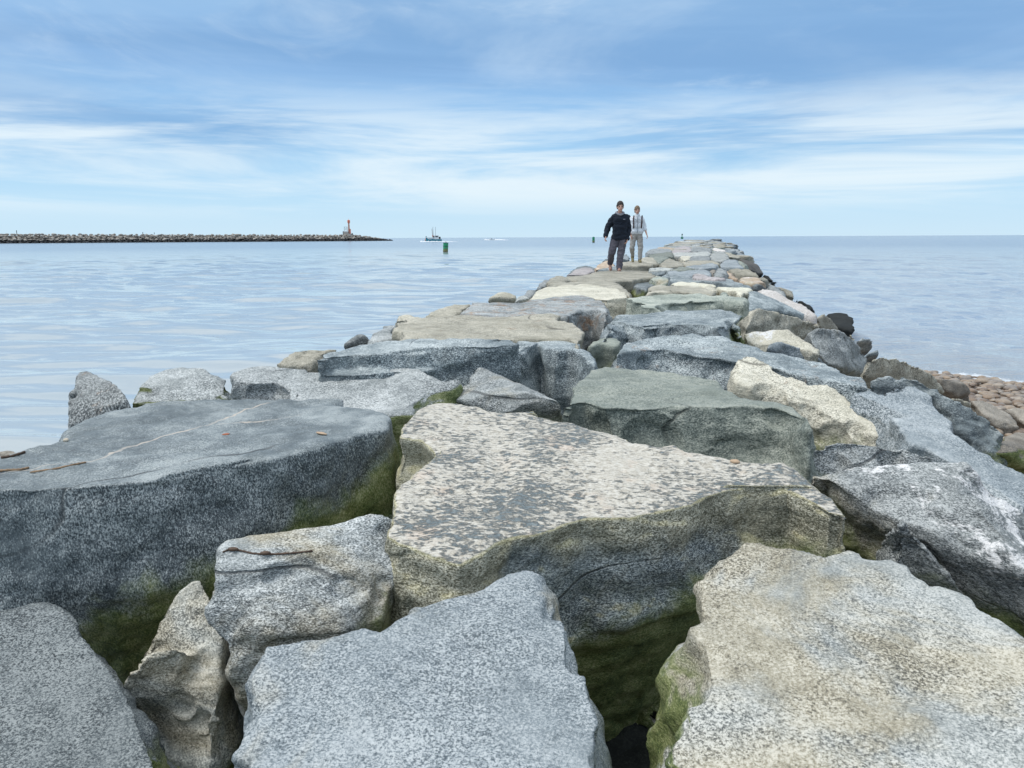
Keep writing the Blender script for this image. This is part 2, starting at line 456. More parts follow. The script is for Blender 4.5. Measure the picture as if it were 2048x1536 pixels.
# ---- nearest stones -------------------------------------------------------
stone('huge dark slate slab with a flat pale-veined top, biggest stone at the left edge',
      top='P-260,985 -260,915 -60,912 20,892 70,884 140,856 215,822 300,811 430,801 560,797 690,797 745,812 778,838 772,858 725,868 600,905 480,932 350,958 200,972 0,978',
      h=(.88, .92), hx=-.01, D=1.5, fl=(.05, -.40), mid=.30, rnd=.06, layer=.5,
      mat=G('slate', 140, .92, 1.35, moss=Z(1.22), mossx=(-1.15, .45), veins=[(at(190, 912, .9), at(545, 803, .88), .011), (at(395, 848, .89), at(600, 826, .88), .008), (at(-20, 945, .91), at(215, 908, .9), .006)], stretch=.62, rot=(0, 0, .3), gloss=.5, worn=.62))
stone('large flat-topped stone crusted with cream and pink quartz, dark speckled front, centre of the foreground',
      top='L155,225 165,190 215,112 300,80 370,76 480,100 545,112 640,108 720,108 800,145 900,185 1030,220 1200,255 1420,300 1600,310 1700,350 1790,420 1900,480 1935,535 '
          '1850,520 1700,435 1583,432 1400,450 1270,500 1050,540 880,545 800,572 690,612 590,618 480,680 390,728 300,695 150,640 92,606 130,560 150,450 200,350 258,282 246,235',
      h=(.84, 1.06), hx=.05, D=1.6, fl=(.04, -.50), mid=.28, rnd=.045, layer=.8,
      mat=G('slate', 90, 1.25, 1.5, quartz=True, moss=Z(1.33), mossx=(.65, .22), tan=.2, gloss=.55))
stone('pale blue-grey speckled stone with a smooth sloping top, bottom centre of the photo',
      top='P492,1330 515,1292 560,1276 610,1270 650,1276 720,1258 790,1240 830,1204 870,1190 900,1176 960,1178 1000,1156 1060,1144 1100,1160 1128,1205 1160,1262 1180,1340 1192,1400 1206,1445 1240,1540 1290,1720 400,1720 436,1530 470,1450 500,1390',
      h=(1.0, 1.08), hx=.02, D=1.1, fl=(.08, .14), rnd=.05, layer=.7,
      mat=G('blue', 125, .92, 1.2, worn=.15, tan=.30, moss=Z(1.5), stretch=1.6, gloss=.5))
stone('broad sandy-grey granite boulder filling the bottom right corner, green on its left side',
      top='P1440,1112 1500,1092 1540,1101 1600,1104 1640,1116 1662,1116 1680,1107 1708,1106 1746,1122 1773,1119 1801,1126 1830,1146 1870,1163 1926,1182 1966,1212 2008,1232 2050,1262 2180,1350 2350,1560 2300,1800 1300,1800 1325,1540 1345,1440 1368,1330 1384,1240 1400,1180',
      h=(.97, 1.02), hx=-.02, D=1.2, fl=(.05, .0), skew=(-.08, 0), rnd=.075, layer=.6,
      extra=[('hull', 'P1445,1112:.975 1400,1180:.985 1384,1240:.99 1368,1330:1.0 1345,1440:1.015 1325,1540:1.03 1412,1158:1.03 1388,1240:1.10 1360,1330:1.17 1322,1430:1.25 1284,1510:1.32 1248,1575:1.38 1150,1720:1.46 1280,1720:1.05', .9, (.15, .0))],
      mat=G('pale', 105, .86, 1.25, worn=.15, tan=.72, moss=Z(1.32), mossx=(.72, -1.2), stretch=2.4, gloss=.55))
stone('blocky grey stone carrying a seaweed strand, between slate slab and quartz stone',
      hull='N685,290:1.03 700,240:1.02 760,212:1.015 960,193:1.01 1100,203:1.01 1290,185:1.0 1420,125:.99 1560,88:.98 1680,112:1.0 1700,200:1.04 1690,420:1.13 1640,600:1.22 660,420:1.08 655,600:1.16 '
           '840,335:1.045 1000,312:1.045 1300,296:1.045 1470,278:1.04 800,420:1.08 740,760:1.24 735,980:1.34 800,1100:1.42 1000,800:1.235 1240,775:1.225 1400,775:1.235 1620,690:1.24',
      D=.8, back=(0, .35), rnd=.03, layer=1.5,
      mat=G('grey', 105, 1.1, 1.25, tan=.60, moss=Z(1.28), mossx=(-.50, 1.2), stretch=2.6, rot=(0, .2, 0), worn=.2))
stone('rounded dark grey boulder with a mossy right flank in the bottom left corner',
      top='J-300,420 -200,345 0,342 80,340 200,302 330,300 390,330 470,402 545,520 590,600 640,660 700,735 790,900 900,1180 960,1420 1000,1700 -300,1700',
      h=(1.26, 1.42), hx=.05, D=1.0, fl=(.14, .22), skew=(.05, 0), rnd=.055, layer=1.2,
      extra=[('top', 'J-300,440 -200,360 0,350 80,348 200,312 330,310 385,340 460,410 530,520 560,600 350,625 150,640 -300,600', (1.22, 1.30), .5)],
      mat=G('slate', 115, .62, 1.7, moss=Z(1.38), mossx=(-1.02, 1.8), stretch=2.6, rot=(.1, .1, .6), worn=.3))
stone('narrow upright wedge of grey and tan stone with a faceted lump on its left face',
      hull='N560,453:1.20 470,472:1.21 600,520:1.23 645,700:1.30 705,738:1.31 695,1000:1.42 665,1280:1.54 640,1500:1.66 560,1640:1.74 340,640:1.28 240,850:1.37 205,940:1.41 150,1240:1.57 330,1560:1.72',
      D=.5, back=(.0, .25), rnd=.02, layer=1.0,
      extra=[('hull', 'N88,1070:1.42 205,930:1.34 290,850:1.31 400,838:1.31 485,855:1.33 465,940:1.37 400,1100:1.455 310,1215:1.53 230,1262:1.56 150,1205:1.545', .16, (.08, .14))],
      mat=G('pale', 110, 1.22, 1.3, tan=.42, moss=Z(1.70), stretch=1.5, worn=.2))
stone('wide grey-green block with a flat top and sheer front, right behind the quartz-crusted stone',
      top='P1132,812 1145,785 1165,755 1182,741 1210,737 1280,738 1350,744 1402,756 1428,763 1446,778 1502,794 1552,800 1592,812 1618,836 1620,850 1600,834 1569,820 1502,811 1400,811 1278,813 1207,813 1165,800',
      h=(.82, .86), hx=.0, D=.8, fl=(.06, .10), skew=(0, -.12), rnd=.05, layer=.8,
      mat=G('green', 80, .82, 1.0, moss=Z(1.28), stretch=1.5, gloss=.55))
stone('ridged boulder with a white quartz patch on its crest, above the bottom right boulder',
      hull='P1614,951:1.05 1717,931:1.0 1811,922:.97 1881,919:.95 1935,922:.94 1940,948:.97 1953,1008:1.03 1976,1038:1.07 2008,1096:1.13 2060,1150:1.2 2120,1120:1.3 1730,1110:1.36 1712,1050:1.26 1690,1000:1.16 1830,1180:1.45 1940,1200:1.48 2050,1255:1.52 2200,1200:1.5',
      D=1.0, back=(.25, .25), rnd=.022, layer=1.0,
      mat=G('grey', 90, .82, 1.35, white=.28, wc=((2.02, 3.05, HC - 1.02), .40), tan=.32, moss=Z(1.36), mossx=(2.0, -.25), stretch=2.8, rot=(.5, .3, .6)))
stone('small grey pyramid-shaped stone leaning against the white-crested boulder',
      hull='P1797,1045:1.09 1766,1062:1.17 1752,1096:1.28 1768,1118:1.33 1826,1062:1.12 1850,1082:1.17 1872,1108:1.22 1900,1148:1.28 1928,1188:1.34 1938,1196:1.38 1811,1136:1.34 1860,1170:1.38',
      D=.4, back=(.05, .12), rnd=.014, layer=1.0, mat=G('grey', 95, .8, 1.2, stretch=1.4, moss=Z(1.36)))
stone('low grey stone tucked behind the white-crested boulder at the right edge',
      hull='I1660,560:1.08 1800,560:1.08 1911,680:1.16 2100,800:1.25 2050,960:1.35 1860,930:1.33 1780,850:1.28 1700,700:1.16', D=.5, back=(.2, .3), rnd=.03,
      mat=G('grey', 85, .95, 1.2, white=.25, moss=Z(1.4)))
# ---- second row -----------------------------------------------------------
stone('low speckled stone with green algae in front of the grey sloping slab on the right',
      top='D-120,1275 0,1240 60,1200 130,1188 330,1205 500,1210 640,1222 800,1250 1000,1290 1200,1360 1230,1400 1100,1400 700,1425 350,1470 150,1500 -20,1520 -110,1400',
      h=(.99, 1.12), hx=.02, D=.7, fl=(.05, .05), rnd=.10, amp=.55, layer=.4, mat=G('grey', 85, .95, 1.3, moss=Z(1.26), mossx=(2.0, -.3)))
stone('large smooth blue-grey slab sloping down to the right below the cream boulder',
      top='D270,735 350,660 450,640 545,680 650,662 800,660 950,664 1020,690 1090,735 1200,812 1280,898 1310,940 1440,1072 1620,1240 1780,1385 2048,1490 2350,1640 2300,2200 1900,2100 1500,1500 1200,1370 1080,1290 800,1230 740,1120 690,930 560,850 400,790',
      h=(.94, 1.22), hx=.07, D=1.25, fl=(.05, .0), rnd=.05, layer=.5, mat=G('blue', 80, .98, 1.25, stretch=1.4, gloss=.5))
stone('cream and pale yellow boulder tilting toward the sea behind the wide block',
      top='G195,570 208,478 235,448 262,437 340,450 400,478 450,510 520,550 620,590 750,620 850,660 950,720 1060,780 1110,840 1152,918 1142,945 1000,920 900,880 800,835 700,785 600,742 450,680 300,640 205,608',
      h=(.78, 1.16), hx=.03, D=.6, fl=(.04, .02), rnd=.04, layer=.6, mat=G('cream', 75, .92, 1.15, moss=Z(1.22), stretch=2.2, rust=.1, worn=.2))
stone('long smooth slate slab humped at its left end, in front of the squared slab',
      top='B1380,760 1400,712 1430,672 1480,640 1600,612 C0,520 C150,506 300,505 400,530 560,532 700,580 830,610 1000,660 1200,690 1400,740 1560,772 1700,820 1850,852 1930,905 1935,950 1860,985 1700,960 1500,925 1350,895 1200,862 1080,810 900,745 700,742 560,722 400,700 250,672 100,646 0,634 B1840,700 B1600,722',
      h=(.79, .92), hx=.03, D=.7, fl=(.10, .12), rnd=.06, layer=.9, mat=G('slate', 75, 1.25, 1.15, rust=.22, stretch=1.8, rot=(0, .15, .2), gloss=.5))
stone('small olive-grey stone stuck in the gap left of the humped slate slab',
      top='B1108,690 1130,650 1160,618 1232,592 1330,570 1400,588 1452,632 1440,660 1380,690 1290,660 1220,650 1150,690', h=(.80, .86), D=.7, fl=(.05, .04), rnd=.04,
      mat=G('green', 75, .95, .9, moss=Z(1.0), mossx=(.6, .2)))
stone('very long dark blue slab with a stepped top, crossing the left half of the jetty',
      top='A300,735 480,692 700,675 1000,652 1500,592 1880,545 2048,520 B300,590 500,578 700,560 860,552 900,575 960,640 1060,690 1105,715 1150,790 1185,870 1180,890 1080,800 980,730 900,712 800,730 640,650 400,715 200,775 0,810 A1700,668 1450,690 1200,732 900,752 700,770 400,760',
      h=(.80, .86), hx=.0, D=.85, fl=(.08, .06), skew=(.05, -.08), rnd=.045, layer=.7,
      extra=[('top', 'A350,612 450,580 560,565 700,532 1000,502 1300,482 1800,470 2048,470 B300,592 A2048,512 1860,535 1650,552 1400,560 1150,580 900,594 640,602 480,618 400,640', (.73, .76), .4)],
      mat=G('slate', 75, 1.25, 1.2, stretch=1.6, rot=(0, .1, .1), gloss=.5))
stone('rough white-speckled grey stone behind the huge slate slab, in front of the long stepped slab',
      top='P455,766 463,748 485,738 520,730 560,737 620,740 720,748 800,738 868,746 905,760 914,766 905,776 880,784 852,802 822,826 760,836 640,834 592,822 575,800 552,764 520,768 480,770',
      h=(.86, 1.0), hx=.0, D=.55, fl=(.05, .0), rnd=.04, layer=1.1, mat=G('grey', 75, .98, 1.45, moss=Z(1.06), mossx=(-.9, .8), stretch=2.4))
stone('small pointed grey stone standing behind the quartz-crusted stone',
      hull='P955,728:.88 925,768:.94 905,800:1.0 982,742:.89 1012,757:.90 1062,783:.93 1100,796:.96 1126,801:.98 1124,822:1.04 1000,828:1.06 915,812:1.04',
      D=.45, back=(.08, .22), rnd=.016, mat=G('grey', 75, .95, 1.25, tan=.35, moss=Z(1.1)))
stone('upright stump-shaped grey stone standing apart at the water side on the left',
      hull='K440,95:.95 385,113:.97 362,180:1.02 352,300:1.15 348,395:1.26 500,128:.97 590,170:.99 628,240:1.06 642,300:1.14 560,230:1.10 420,200:1.08',
      D=.8, back=(.02, .35), rnd=.022, mat=G('grey', 75, .82, 1.4, rust=.12, stretch=.7))
stone('dome-shaped white-grey speckled stone next to the upright stump, left water side',
      hull='K645,270:1.14 670,190:1.05 740,130:.99 830,90:.96 920,76:.95 1010,88:.95 1090,118:.97 1140,140:.99 1150,260:1.12 780,170:1.08 1000,200:1.08',
      D=.7, back=(.0, .5), rnd=.05, mat=G('grey', 75, 1.15, 1.4, moss=Z(1.2), mossx=(-1.8, -.6)))
stone('thin brown stone flake poking out at the far left below the slate slab',
      hull='P-80,905:1.06 0,902:1.05 28,898:1.05 34,912:1.08 -80,930:1.1', D=.5, back=(0, .3), rnd=.02, mat=G('brown', 80, 1.1, 1.0))
# ---- third row ------------------------------------------------------------
stone('rounded tan-grey slab with a banded top behind the long stepped slab',
      top='A1010,352 1040,322 1100,312 1270,300 1600,292 2048,292 B300,356 500,352 700,342 790,352 870,392 960,440 1030,500 1055,560 1062,680 1000,650 900,600 700,590 400,600 0,620 A1500,500 1050,500 1030,430',
      h=(.74, .80), D=.7, fl=(.06, .04), rnd=.09, layer=1.2, mat=G('tan', 70, .88, 1.1, stretch=2.6, rot=(0, .1, 0), rust=.12))
stone('speckled grey-purple slab with a rough orange end face, left of the squared slab',
      top='A1560,285 1610,225 1665,182 B0,228 350,225 480,205 600,188 850,158 1080,146 1150,160 1220,190 1300,240 1325,300 1310,340 1200,285 1080,290 980,330 905,385 600,375 0,380 A1700,300',
      h=(.76, .79), D=.75, fl=(.08, .06), rnd=.06, layer=1.2, mat=G('grey', 65, .92, 1.2, rust=.62, stretch=2.4))
stone('squared dark slate slab with a notched front edge and greenish right end, on the crest',
      top='B1240,590 1290,490 1335,385 1400,348 1700,322 2048,312 C200,284 420,284 560,276 700,305 762,332 745,380 690,350 640,400 590,440 430,425 300,425 150,415 0,414 B1900,480 1650,478 1450,445 1420,480 1360,520',
      h=(.75, .79), D=.75, fl=(.05, .05), rnd=.04, layer=1.5, mat=G('slate', 70, 1.18, 1.05, moss=Z(1.06), mossx=(1.5, .45), stretch=2.2, rot=(0, .1, .1), gloss=.52))
stone('small grey lump leaning on the left end of the squared slab',
      top='B1205,600 1230,560 1290,530 1370,520 1420,560 1330,580', h=(.88, .92), D=.6, rnd=.03, mat=G('grey', 70, .95))
stone('triangular bluish stone standing beside the pink-white slab on the right side',
      hull='C798,292:.96 806,180:.84 818,108:.76 862,95:.75 920,122:.78 1010,200:.88 1150,282:1.0 1350,312:1.1 1378,352:1.16 1205,356:1.14 1120,322:1.08 1000,250:.98 900,235:.93',
      D=.6, back=(.1, .5), rnd=.03, mat=G('slate', 65, 1.4, .8, gloss=.55))
stone('pink-white slab streaked with dark bands on the right slope of the jetty',
      top='C905,92 960,80 1050,90 1100,110 1170,160 1300,205 1400,262 1465,315 1440,335 1300,320 1150,275 1060,205 960,132', h=(.80, 1.12), hx=.08, D=.6, fl=(.05, 0), rnd=.05,
      mat=G('white', 60, .74, 1.4, rust=.25, stretch=3.5, rot=(0, .3, -.7)))
stone('knobbly tan-grey boulder below the bluish triangular stone',
      hull='C765,340:.92 820,290:.84 905,253:.80 960,264:.82 1010,302:.88 1060,300:.88 1150,350:.97 1300,372:1.04 1450,382:1.1 1492,432:1.2 1400,490:1.26 1330,520:1.26 1200,460:1.14 1100,452:1.1 800,462:1.0 772,420:.98',
      D=.6, back=(.05, .5), rnd=.05, layer=1.3, mat=G('tan', 65, .95, 1.2, stretch=1.4))
stone('broken block half white-grey and half yellow, right of the squared slab',
      top='C770,490 850,468 900,460 1200,452 1262,505 1335,545 1400,580 1462,625 1482,692 1440,690 1300,642 1220,600 1150,560 1000,600 900,600 800,570',
      h=(.93, 1.12), hx=.05, D=.6, fl=(.06, .1), rnd=.04, mat=G('cream', 65, .85, 1.4, white=.15))
stone('low bluish wedge of stone under the half yellow block',
      hull='C985,645:1.04 1010,600:1.0 1100,560:.98 1220,612:1.04 1340,630:1.08 1450,690:1.15 1545,765:1.24 1400,745:1.2 1200,700:1.12', D=.5, back=(.05, .4), rnd=.03, mat=G('blue', 65, .9, 1.0))
stone('large grey rounded boulder with a steep speckled face above the right flank',
      hull='C1345,520:1.05 1430,462:.98 1500,446:.97 1620,452:1.0 1720,482:1.06 1800,542:1.15 1880,622:1.28 1942,722:1.42 1945,800:1.5 1900,862:1.52 1700,822:1.36 1560,772:1.28 1480,692:1.2 1400,580:1.1',
      D=.7, back=(.1, .7), rnd=.06, mat=G('grey', 65, .85, 1.2, tan=.15))
stone('twisted grey ridge stone running down toward the beach on the right flank',
      top='D485,640 500,605 600,570 720,552 850,538 960,562 1040,602 1100,650 1200,708 1300,770 1460,840 1600,922 1720,1010 1800,1080 1832,1122 1825,1200 1780,1290 1740,1340 1650,1300 1440,1090 1290,920 1180,800 1080,730 980,690 850,680 560,690',
      h=(1.10, 1.62), hx=.05, D=.6, fl=(.05, .05), rnd=.035, layer=1.5, mat=G('slate', 65, 1.0, .9, moss=Z(1.62), stretch=3))
stone('tan and yellow boulder on the right flank above the pebble beach',
      hull='D440,545:1.3 460,425:1.2 540,362:1.15 600,356:1.15 760,382:1.22 880,402:1.27 985,465:1.38 1085,525:1.5 1130,592:1.62 1200,662:1.72 1250,725:1.8 1150,680:1.72 980,570:1.52 800,540:1.4 600,575:1.38',
      D=.9, back=(.1, .9), rnd=.08, layer=.6, amp=.7, mat=G('tan', 60, 1.05, 1.2, rust=.1, stretch=2))
stone('flat brown-grey stone lying at the edge of the pebbles',
      hull='D1130,582:1.9 1210,592:1.9 1400,600:1.95 1472,652:2.0 1532,772:2.2 1500,785:2.25 1380,765:2.15 1250,705:2.05', D=.5, back=(.1, .6), rnd=.04, mat=G('brown', 60, 1.0, .6))
stone('brown-grey sloping boulder below the pebble beach, partly behind the twisted ridge stone',
      hull='D1500,805:1.85 1620,786:1.85 1760,850:1.92 1900,932:2.0 2005,1075:2.1 1980,1105:2.15 1850,1165:2.2 1800,1090:2.1 1620,940:1.95', D=.6, back=(.2, .6), rnd=.05, mat=G('brown', 60, 1.05, .7))
stone('tan crumbly stone showing in the crack beside the twisted ridge stone',
      hull='D1310,775:1.72 1340,765:1.7 1430,785:1.75 1510,830:1.82 1550,890:1.9 1480,860:1.86', D=.4, back=(.1, .3), rnd=.03, mat=G('tan', 60, .9, 1.3))
stone('grey-brown boulder at the right edge just below the pebbles',
      hull='D1830,892:2.0 1950,880:2.0 2060,890:2.0 2300,990:2.1 2250,1150:2.2 2060,1100:2.2 1960,970:2.1', D=.6, back=(.2, .6), rnd=.06, mat=G('brown', 60, 1.1, .6))
stone('shadowed brown boulder at the right edge beside the smooth blue-grey slab',
      hull='D1775,1335:1.62 1850,1172:1.6 1985,1118:1.58 2060,1126:1.58 2350,1250:1.65 2300,1550:1.85 2060,1475:1.8 1820,1410:1.7', D=.6, back=(.25, .6), rnd=.05, layer=1.5, mat=G('brown', 65, .8, .8, moss=Z(1.5), stretch=3))
stone('wet black double-humped boulder standing at the water on the right',
      hull='C1545,330:2.06 1570,312:2.04 1640,299:2.03 1690,314:2.04 1762,314:2.05 1798,350:2.1 1815,440:2.25 1792,497:2.35 1700,480:2.3 1640,440:2.2', D=.6, back=(.1, 1.2), rnd=.07, mat=G('black', 40, 1.0, 1.0, gloss=.85))
stone('brown-grey rounded stone beside the wet black boulder',
      hull='C1455,345:1.35 1500,310:1.3 1560,321:1.33 1625,372:1.45 1680,468:1.65 1600,450:1.6 1490,432:1.5', D=.7, back=(.1, .8), rnd=.06, mat=G('tan', 60, .72, 1.1))
stone('grey boulder with an overhanging edge low on the right flank',
      hull='D370,205:1.3 430,170:1.28 520,192:1.32 562,240:1.42 505,312:1.52 478,335:1.55 420,270:1.42', D=.8, back=(-.2, .9), rnd=.05, amp=.7, mat=G('grey', 60, 1.05, 1.2, tan=.2))
stone('dark split stone under the overhanging boulder near the water',
      hull='D480,352:1.75 500,320:1.72 560,290:1.7 590,300:1.72 602,355:1.8', D=.8, back=(-.2, .9), rnd=.05, amp=.7, mat=G('slate', 60, .85, 1.0))
stone('yellowish stone chip above the overhanging boulder on the right flank',
      hull='D290,150:1.2 320,140:1.18 375,165:1.22 380,205:1.28 330,190:1.25', D=.5, back=(0, .4), rnd=.03, mat=G('cream', 60, .9, 1.1))
# ---- left edge, further up ------------------------------------------------
stone('brownish grey stone at the water end of the long stepped slab',
      top='A30,695 90,640 160,592 230,568 300,556 440,550 545,562 480,590 360,650 340,705 150,720', h=(.82, .95), D=.7, fl=(.08, .1), rnd=.06, mat=G('tan', 65, .78, 1.2))
stone('dark grey knob beside the rounded tan-grey slab on the water side',
      hull='A600,545:1.0 660,510:.96 690,460:.92 730,438:.91 790,450:.92 825,470:.95 800,520:1.0', D=.6, back=(0, .5), rnd=.04, mat=G('grey', 60, .7, 1.3))
stone('grey boulder with an orange stain in front of the rounded tan-grey slab, water side',
      top='A815,465 850,420 890,395 950,368 1000,358 1045,372 1000,400 1032,440 1030,495 900,505 820,510', h=(.84, .92), D=.7, fl=(.05, .08), rnd=.05, mat=G('grey', 60, .95, 1.2, rust=.25))
stone('pale grey stone at the water end of the rounded tan-grey slab',
      top='A1020,335 1040,290 1090,275 1160,278 1270,300 1250,312 1090,325', h=(.78, .82), D=.6, rnd=.04, mat=G('tan', 60, 1.0, 1.1))
stone('yellow-tan wedge stone by the water left of the grey-purple slab',
      top='A1270,298 1310,262 1365,240 1480,206 1600,192 1655,188 1600,240 1510,285 1500,298 1400,300', h=(.76, .86), D=.6, rnd=.05, mat=G('tan', 60, .88, .9, rust=.15))
stone('pale wedge stone behind the grey-purple slab at the water side',
      hull='B60,222:.88 110,180:.82 220,120:.76 290,126:.76 345,155:.80 372,185:.83 330,222:.88', D=.6, back=(0, .6), rnd=.05, mat=G('cream', 55, .75, .8))
stone('little pale stone between the wedge stone and the cream boulder, water side',
      hull='B340,222:.84 390,172:.80 430,150:.78 470,170:.79 525,182:.80 520,205:.84', D=.5, back=(0, .5), rnd=.05, mat=G('pale', 55, 1.0))
stone('cream-coloured boulder with a rounded top, nearest the walkers on the left',
      top='B515,185 525,155 560,112 640,82 720,62 900,50 1100,41 1250,55 1400,82 1470,110 1515,150 1520,170 1400,180 1290,190 1200,185 1080,170 600,195', h=(.78, .79), D=.7, fl=(.08, .05), rnd=.14, mat=G('cream', 50, .92, .9))
stone('long grey stone sloping to the water left of the cream boulder',
      top='E-60,845 0,790 100,730 190,672 260,598 330,590 350,620 300,690 240,720 150,745 90,800 70,850', h=(.78, .92), D=.7, rnd=.08, mat=G('grey', 55, .8, 1.1))
stone('tan-grey slab directly behind the cream boulder',
      top='E285,715 420,655 560,630 700,612 860,598 1000,596 1120,612 1200,640 1320,702 1400,735 1440,800 1440,830 1370,800 1250,740 900,690 700,685 500,700', h=(.80, .78), D=.7, rnd=.10, mat=G('tan', 50, .78, .8))
stone('rough grey-tan stone beside the tan-grey slab on the water side',
      top='E300,690 330,600 350,570 460,560 560,568 625,590 620,625 420,655', h=(.79, .80), D=.7, rnd=.08, mat=G('tan', 55, .75, 1.2))
stone('broad flat tan-grey slab the man in dark jacket steps on',
      top='E520,590 560,560 760,540 850,528 1000,494 1230,482 1500,490 1600,492 1740,496 1790,535 1780,575 1640,580 1520,590 1480,612 1300,618 1200,640 1000,600 700,615', h=(.866, .85), D=.7, rnd=.08, mat=G('tan', 50, .72, .9, rust=.08))
stone('pinkish pale rounded stone left of the slab under the man, water side',
      hull='E560,548:.92 680,470:.86 760,440:.83 860,430:.82 965,492:.88 830,545:.93 700,548:.93', D=.7, back=(0, .9), rnd=.08, mat=G('pink', 50, .95, .8))
stone('dark slate stone behind the pinkish pale stone at the water',
      hull='E570,540:1.0 640,478:.95 700,440:.92 830,410:.88 950,436:.9 985,462:.93 960,482:.95', D=.7, back=(0, 1.0), rnd=.08, mat=G('slate', 50, .85, 1.0))
stone('orange-tan boulder just left of the walking man',
      hull='E960,470:.9 965,430:.87 1020,382:.83 1130,340:.79 1180,356:.80 1240,420:.86 1110,455:.9', D=.7, back=(0, 1.0), rnd=.09, mat=G('rust', 45, 1.2, .7))
stone('small dark stone behind the orange-tan boulder',
      hull='E1055,350:.88 1090,325:.86 1145,318:.85 1150,345:.88', D=.6, back=(0, .8), rnd=.07, mat=G('slate', 45, .7))
stone('dark slab with a shadowed front edge directly behind the man in dark jacket',
      top='E975,478 1030,450 1100,440 1230,428 1440,420 1500,424 1600,432 1655,455 1560,470 1500,462 1300,468 1100,470', h=(.85, .895), D=.6, fl=(.04, .0), rnd=.06, mat=G('slate', 45, 1.1, 1.1))
stone('flat grey slab the woman in grey jacket stands on',
      top='E1300,420 1330,372 1440,345 1560,345 1640,352 1720,392 1735,412 1540,418', h=(.75, .77), D=.6, rnd=.09, mat=G('tan', 45, .78, .8))
stone('pale sloping boulder right of the woman in grey jacket',
      top='E1570,345 1590,308 1660,296 1760,306 1800,350 1825,395 1700,398 1640,372', h=(.74, .80), D=.6, rnd=.08, mat=G('tan', 45, .9, .8))
stone('small grey stone peeping out behind the walking couple',
      hull='E1310,330:.80 1340,275:.75 1380,258:.73 1440,300:.77 1420,335:.80', D=.6, back=(0, .9), rnd=.08, mat=G('blue', 45, .8))
stone('dark mossy block with a deep hole beside it, right of the slab under the man',
      top='E1275,640 1330,612 1400,602 1560,612 1700,622 1900,655 1985,668 1800,680 1700,705 1670,740 1560,720 1480,690 1400,665', h=(.93, .98), D=.6, fl=(.03, .03), rnd=.06, mat=G('slate', 50, .75, .9, moss=Z(1.02)))
stone('yellow-green lichened stone right of the slab under the man',
      top='E1760,560 1790,545 1900,575 2010,618 1960,645 1900,640 1760,610 1700,590', h=(.84, .88), D=.6, rnd=.07, mat=G('green', 45, 1.1, 1.1, tan=.5, moss=Z(.98)))
# ---- crest, centre and right ----------------------------------------------
stone('wide pale greenish slab with a broken front edge behind the squared slab',
      top='E1360,848 1640,815 F0,790 400,775 700,790 880,830 930,800 980,765 1060,775 1130,830 1250,842 1332,850 1325,890 1280,905 1000,880 800,895 700,885 600,905 400,905 300,915 200,940 100,990 0,975 E1950,990 1700,985 1600,970 1500,915',
      h=(.74, .79), D=.7, fl=(.05, .04), rnd=.05, mat=G('green', 55, 1.15, 1.0, stretch=2.2))
stone('smooth tan-grey slab lying on the wide pale greenish slab',
      top='E1650,805 1690,720 1780,672 F100,668 280,672 560,700 740,720 900,775 840,815 700,790 400,780 0,795', h=(.70, .74), D=.5, rnd=.07, mat=G('tan', 50, .85, .7))
stone('cream strip-like slab behind the smooth tan-grey slab',
      top='F265,660 380,635 520,645 560,628 800,650 890,672 885,705 720,690 560,700 300,680', h=(.74, .75), D=.6, rnd=.08, mat=G('cream', 45, 1.05, .7))
stone('small rounded cream stone right of the cream strip slab',
      top='F718,700 750,676 800,668 870,682 905,715 920,750 860,765 740,735', h=(.74, .77), D=.5, rnd=.07, mat=G('tan', 45, 1.1, .9))
stone('flat cream slab with a dark crack, right half of the crest',
      top='F890,705 1000,702 1200,706 1385,700 1395,735 1330,770 1240,806 1150,770 1060,745 980,748', h=(.73, .78), D=.6, rnd=.06, mat=G('cream', 45, 1.05, .8))
stone('speckled dark grey lump above the pink-white slab',
      hull='F1375,700:.86 1430,652:.81 1520,670:.83 1625,712:.9 1600,735:.93 1465,756:.93', D=.6, back=(0, .6), rnd=.07, mat=G('grey', 45, .8, 1.3))
stone('long low dark blue slab reaching across the crest to the right side',
      top='F255,570 400,558 580,578 900,588 1060,598 1130,618 1250,655 1392,686 1300,698 1150,685 900,648 600,628 350,640 265,625', h=(.79, .80), D=.6, rnd=.07, mat=G('slate', 45, 1.05, .9))
stone('narrow pinkish tan slab lying on the long low dark blue slab',
      top='F565,562 640,527 720,530 800,555 1000,570 1065,592 900,600 700,588 600,590', h=(.75, .75), D=.5, rnd=.07, mat=G('pink', 45, .95, .8))
stone('big blue-grey slab in the middle of the crest, behind the narrow pinkish slab',
      top='F215,520 235,488 400,474 640,480 795,478 842,536 800,552 700,520 640,528 560,565 400,552 290,540', h=(.80, .80), D=.6, rnd=.09, mat=G('blue', 45, .92, .9))
stone('small bluish block right of the yellow-green lichened stone',
      top='F140,545 180,525 255,512 298,545 270,572 160,566', h=(.83, .84), D=.5, rnd=.06, mat=G('slate', 45, 1.2))
stone('dark low slab behind the small bluish block',
      top='F15,500 60,485 150,478 220,490 215,525 100,535 40,520', h=(.82, .82), D=.5, rnd=.07, mat=G('slate', 45, .9))
stone('pale strip of stone left of the dark greenish slab on the crest',
      top='F-20,472 0,440 180,438 305,438 335,462 100,482', h=(.77, .78), D=.5, rnd=.08, mat=G('pale', 45, 1.15))
stone('dark greenish slab on the crest behind the big blue-grey slab',
      top='F315,462 380,428 490,428 560,440 620,455 560,475 350,478', h=(.77, .77), D=.5, rnd=.08, mat=G('green', 45, .72))
stone('brown stone with a shaded pocket right of the big blue-grey slab',
      top='F800,480 830,470 910,460 905,490 870,550 845,545', h=(.83, .84), D=.5, rnd=.06, mat=G('brown', 45, .9))
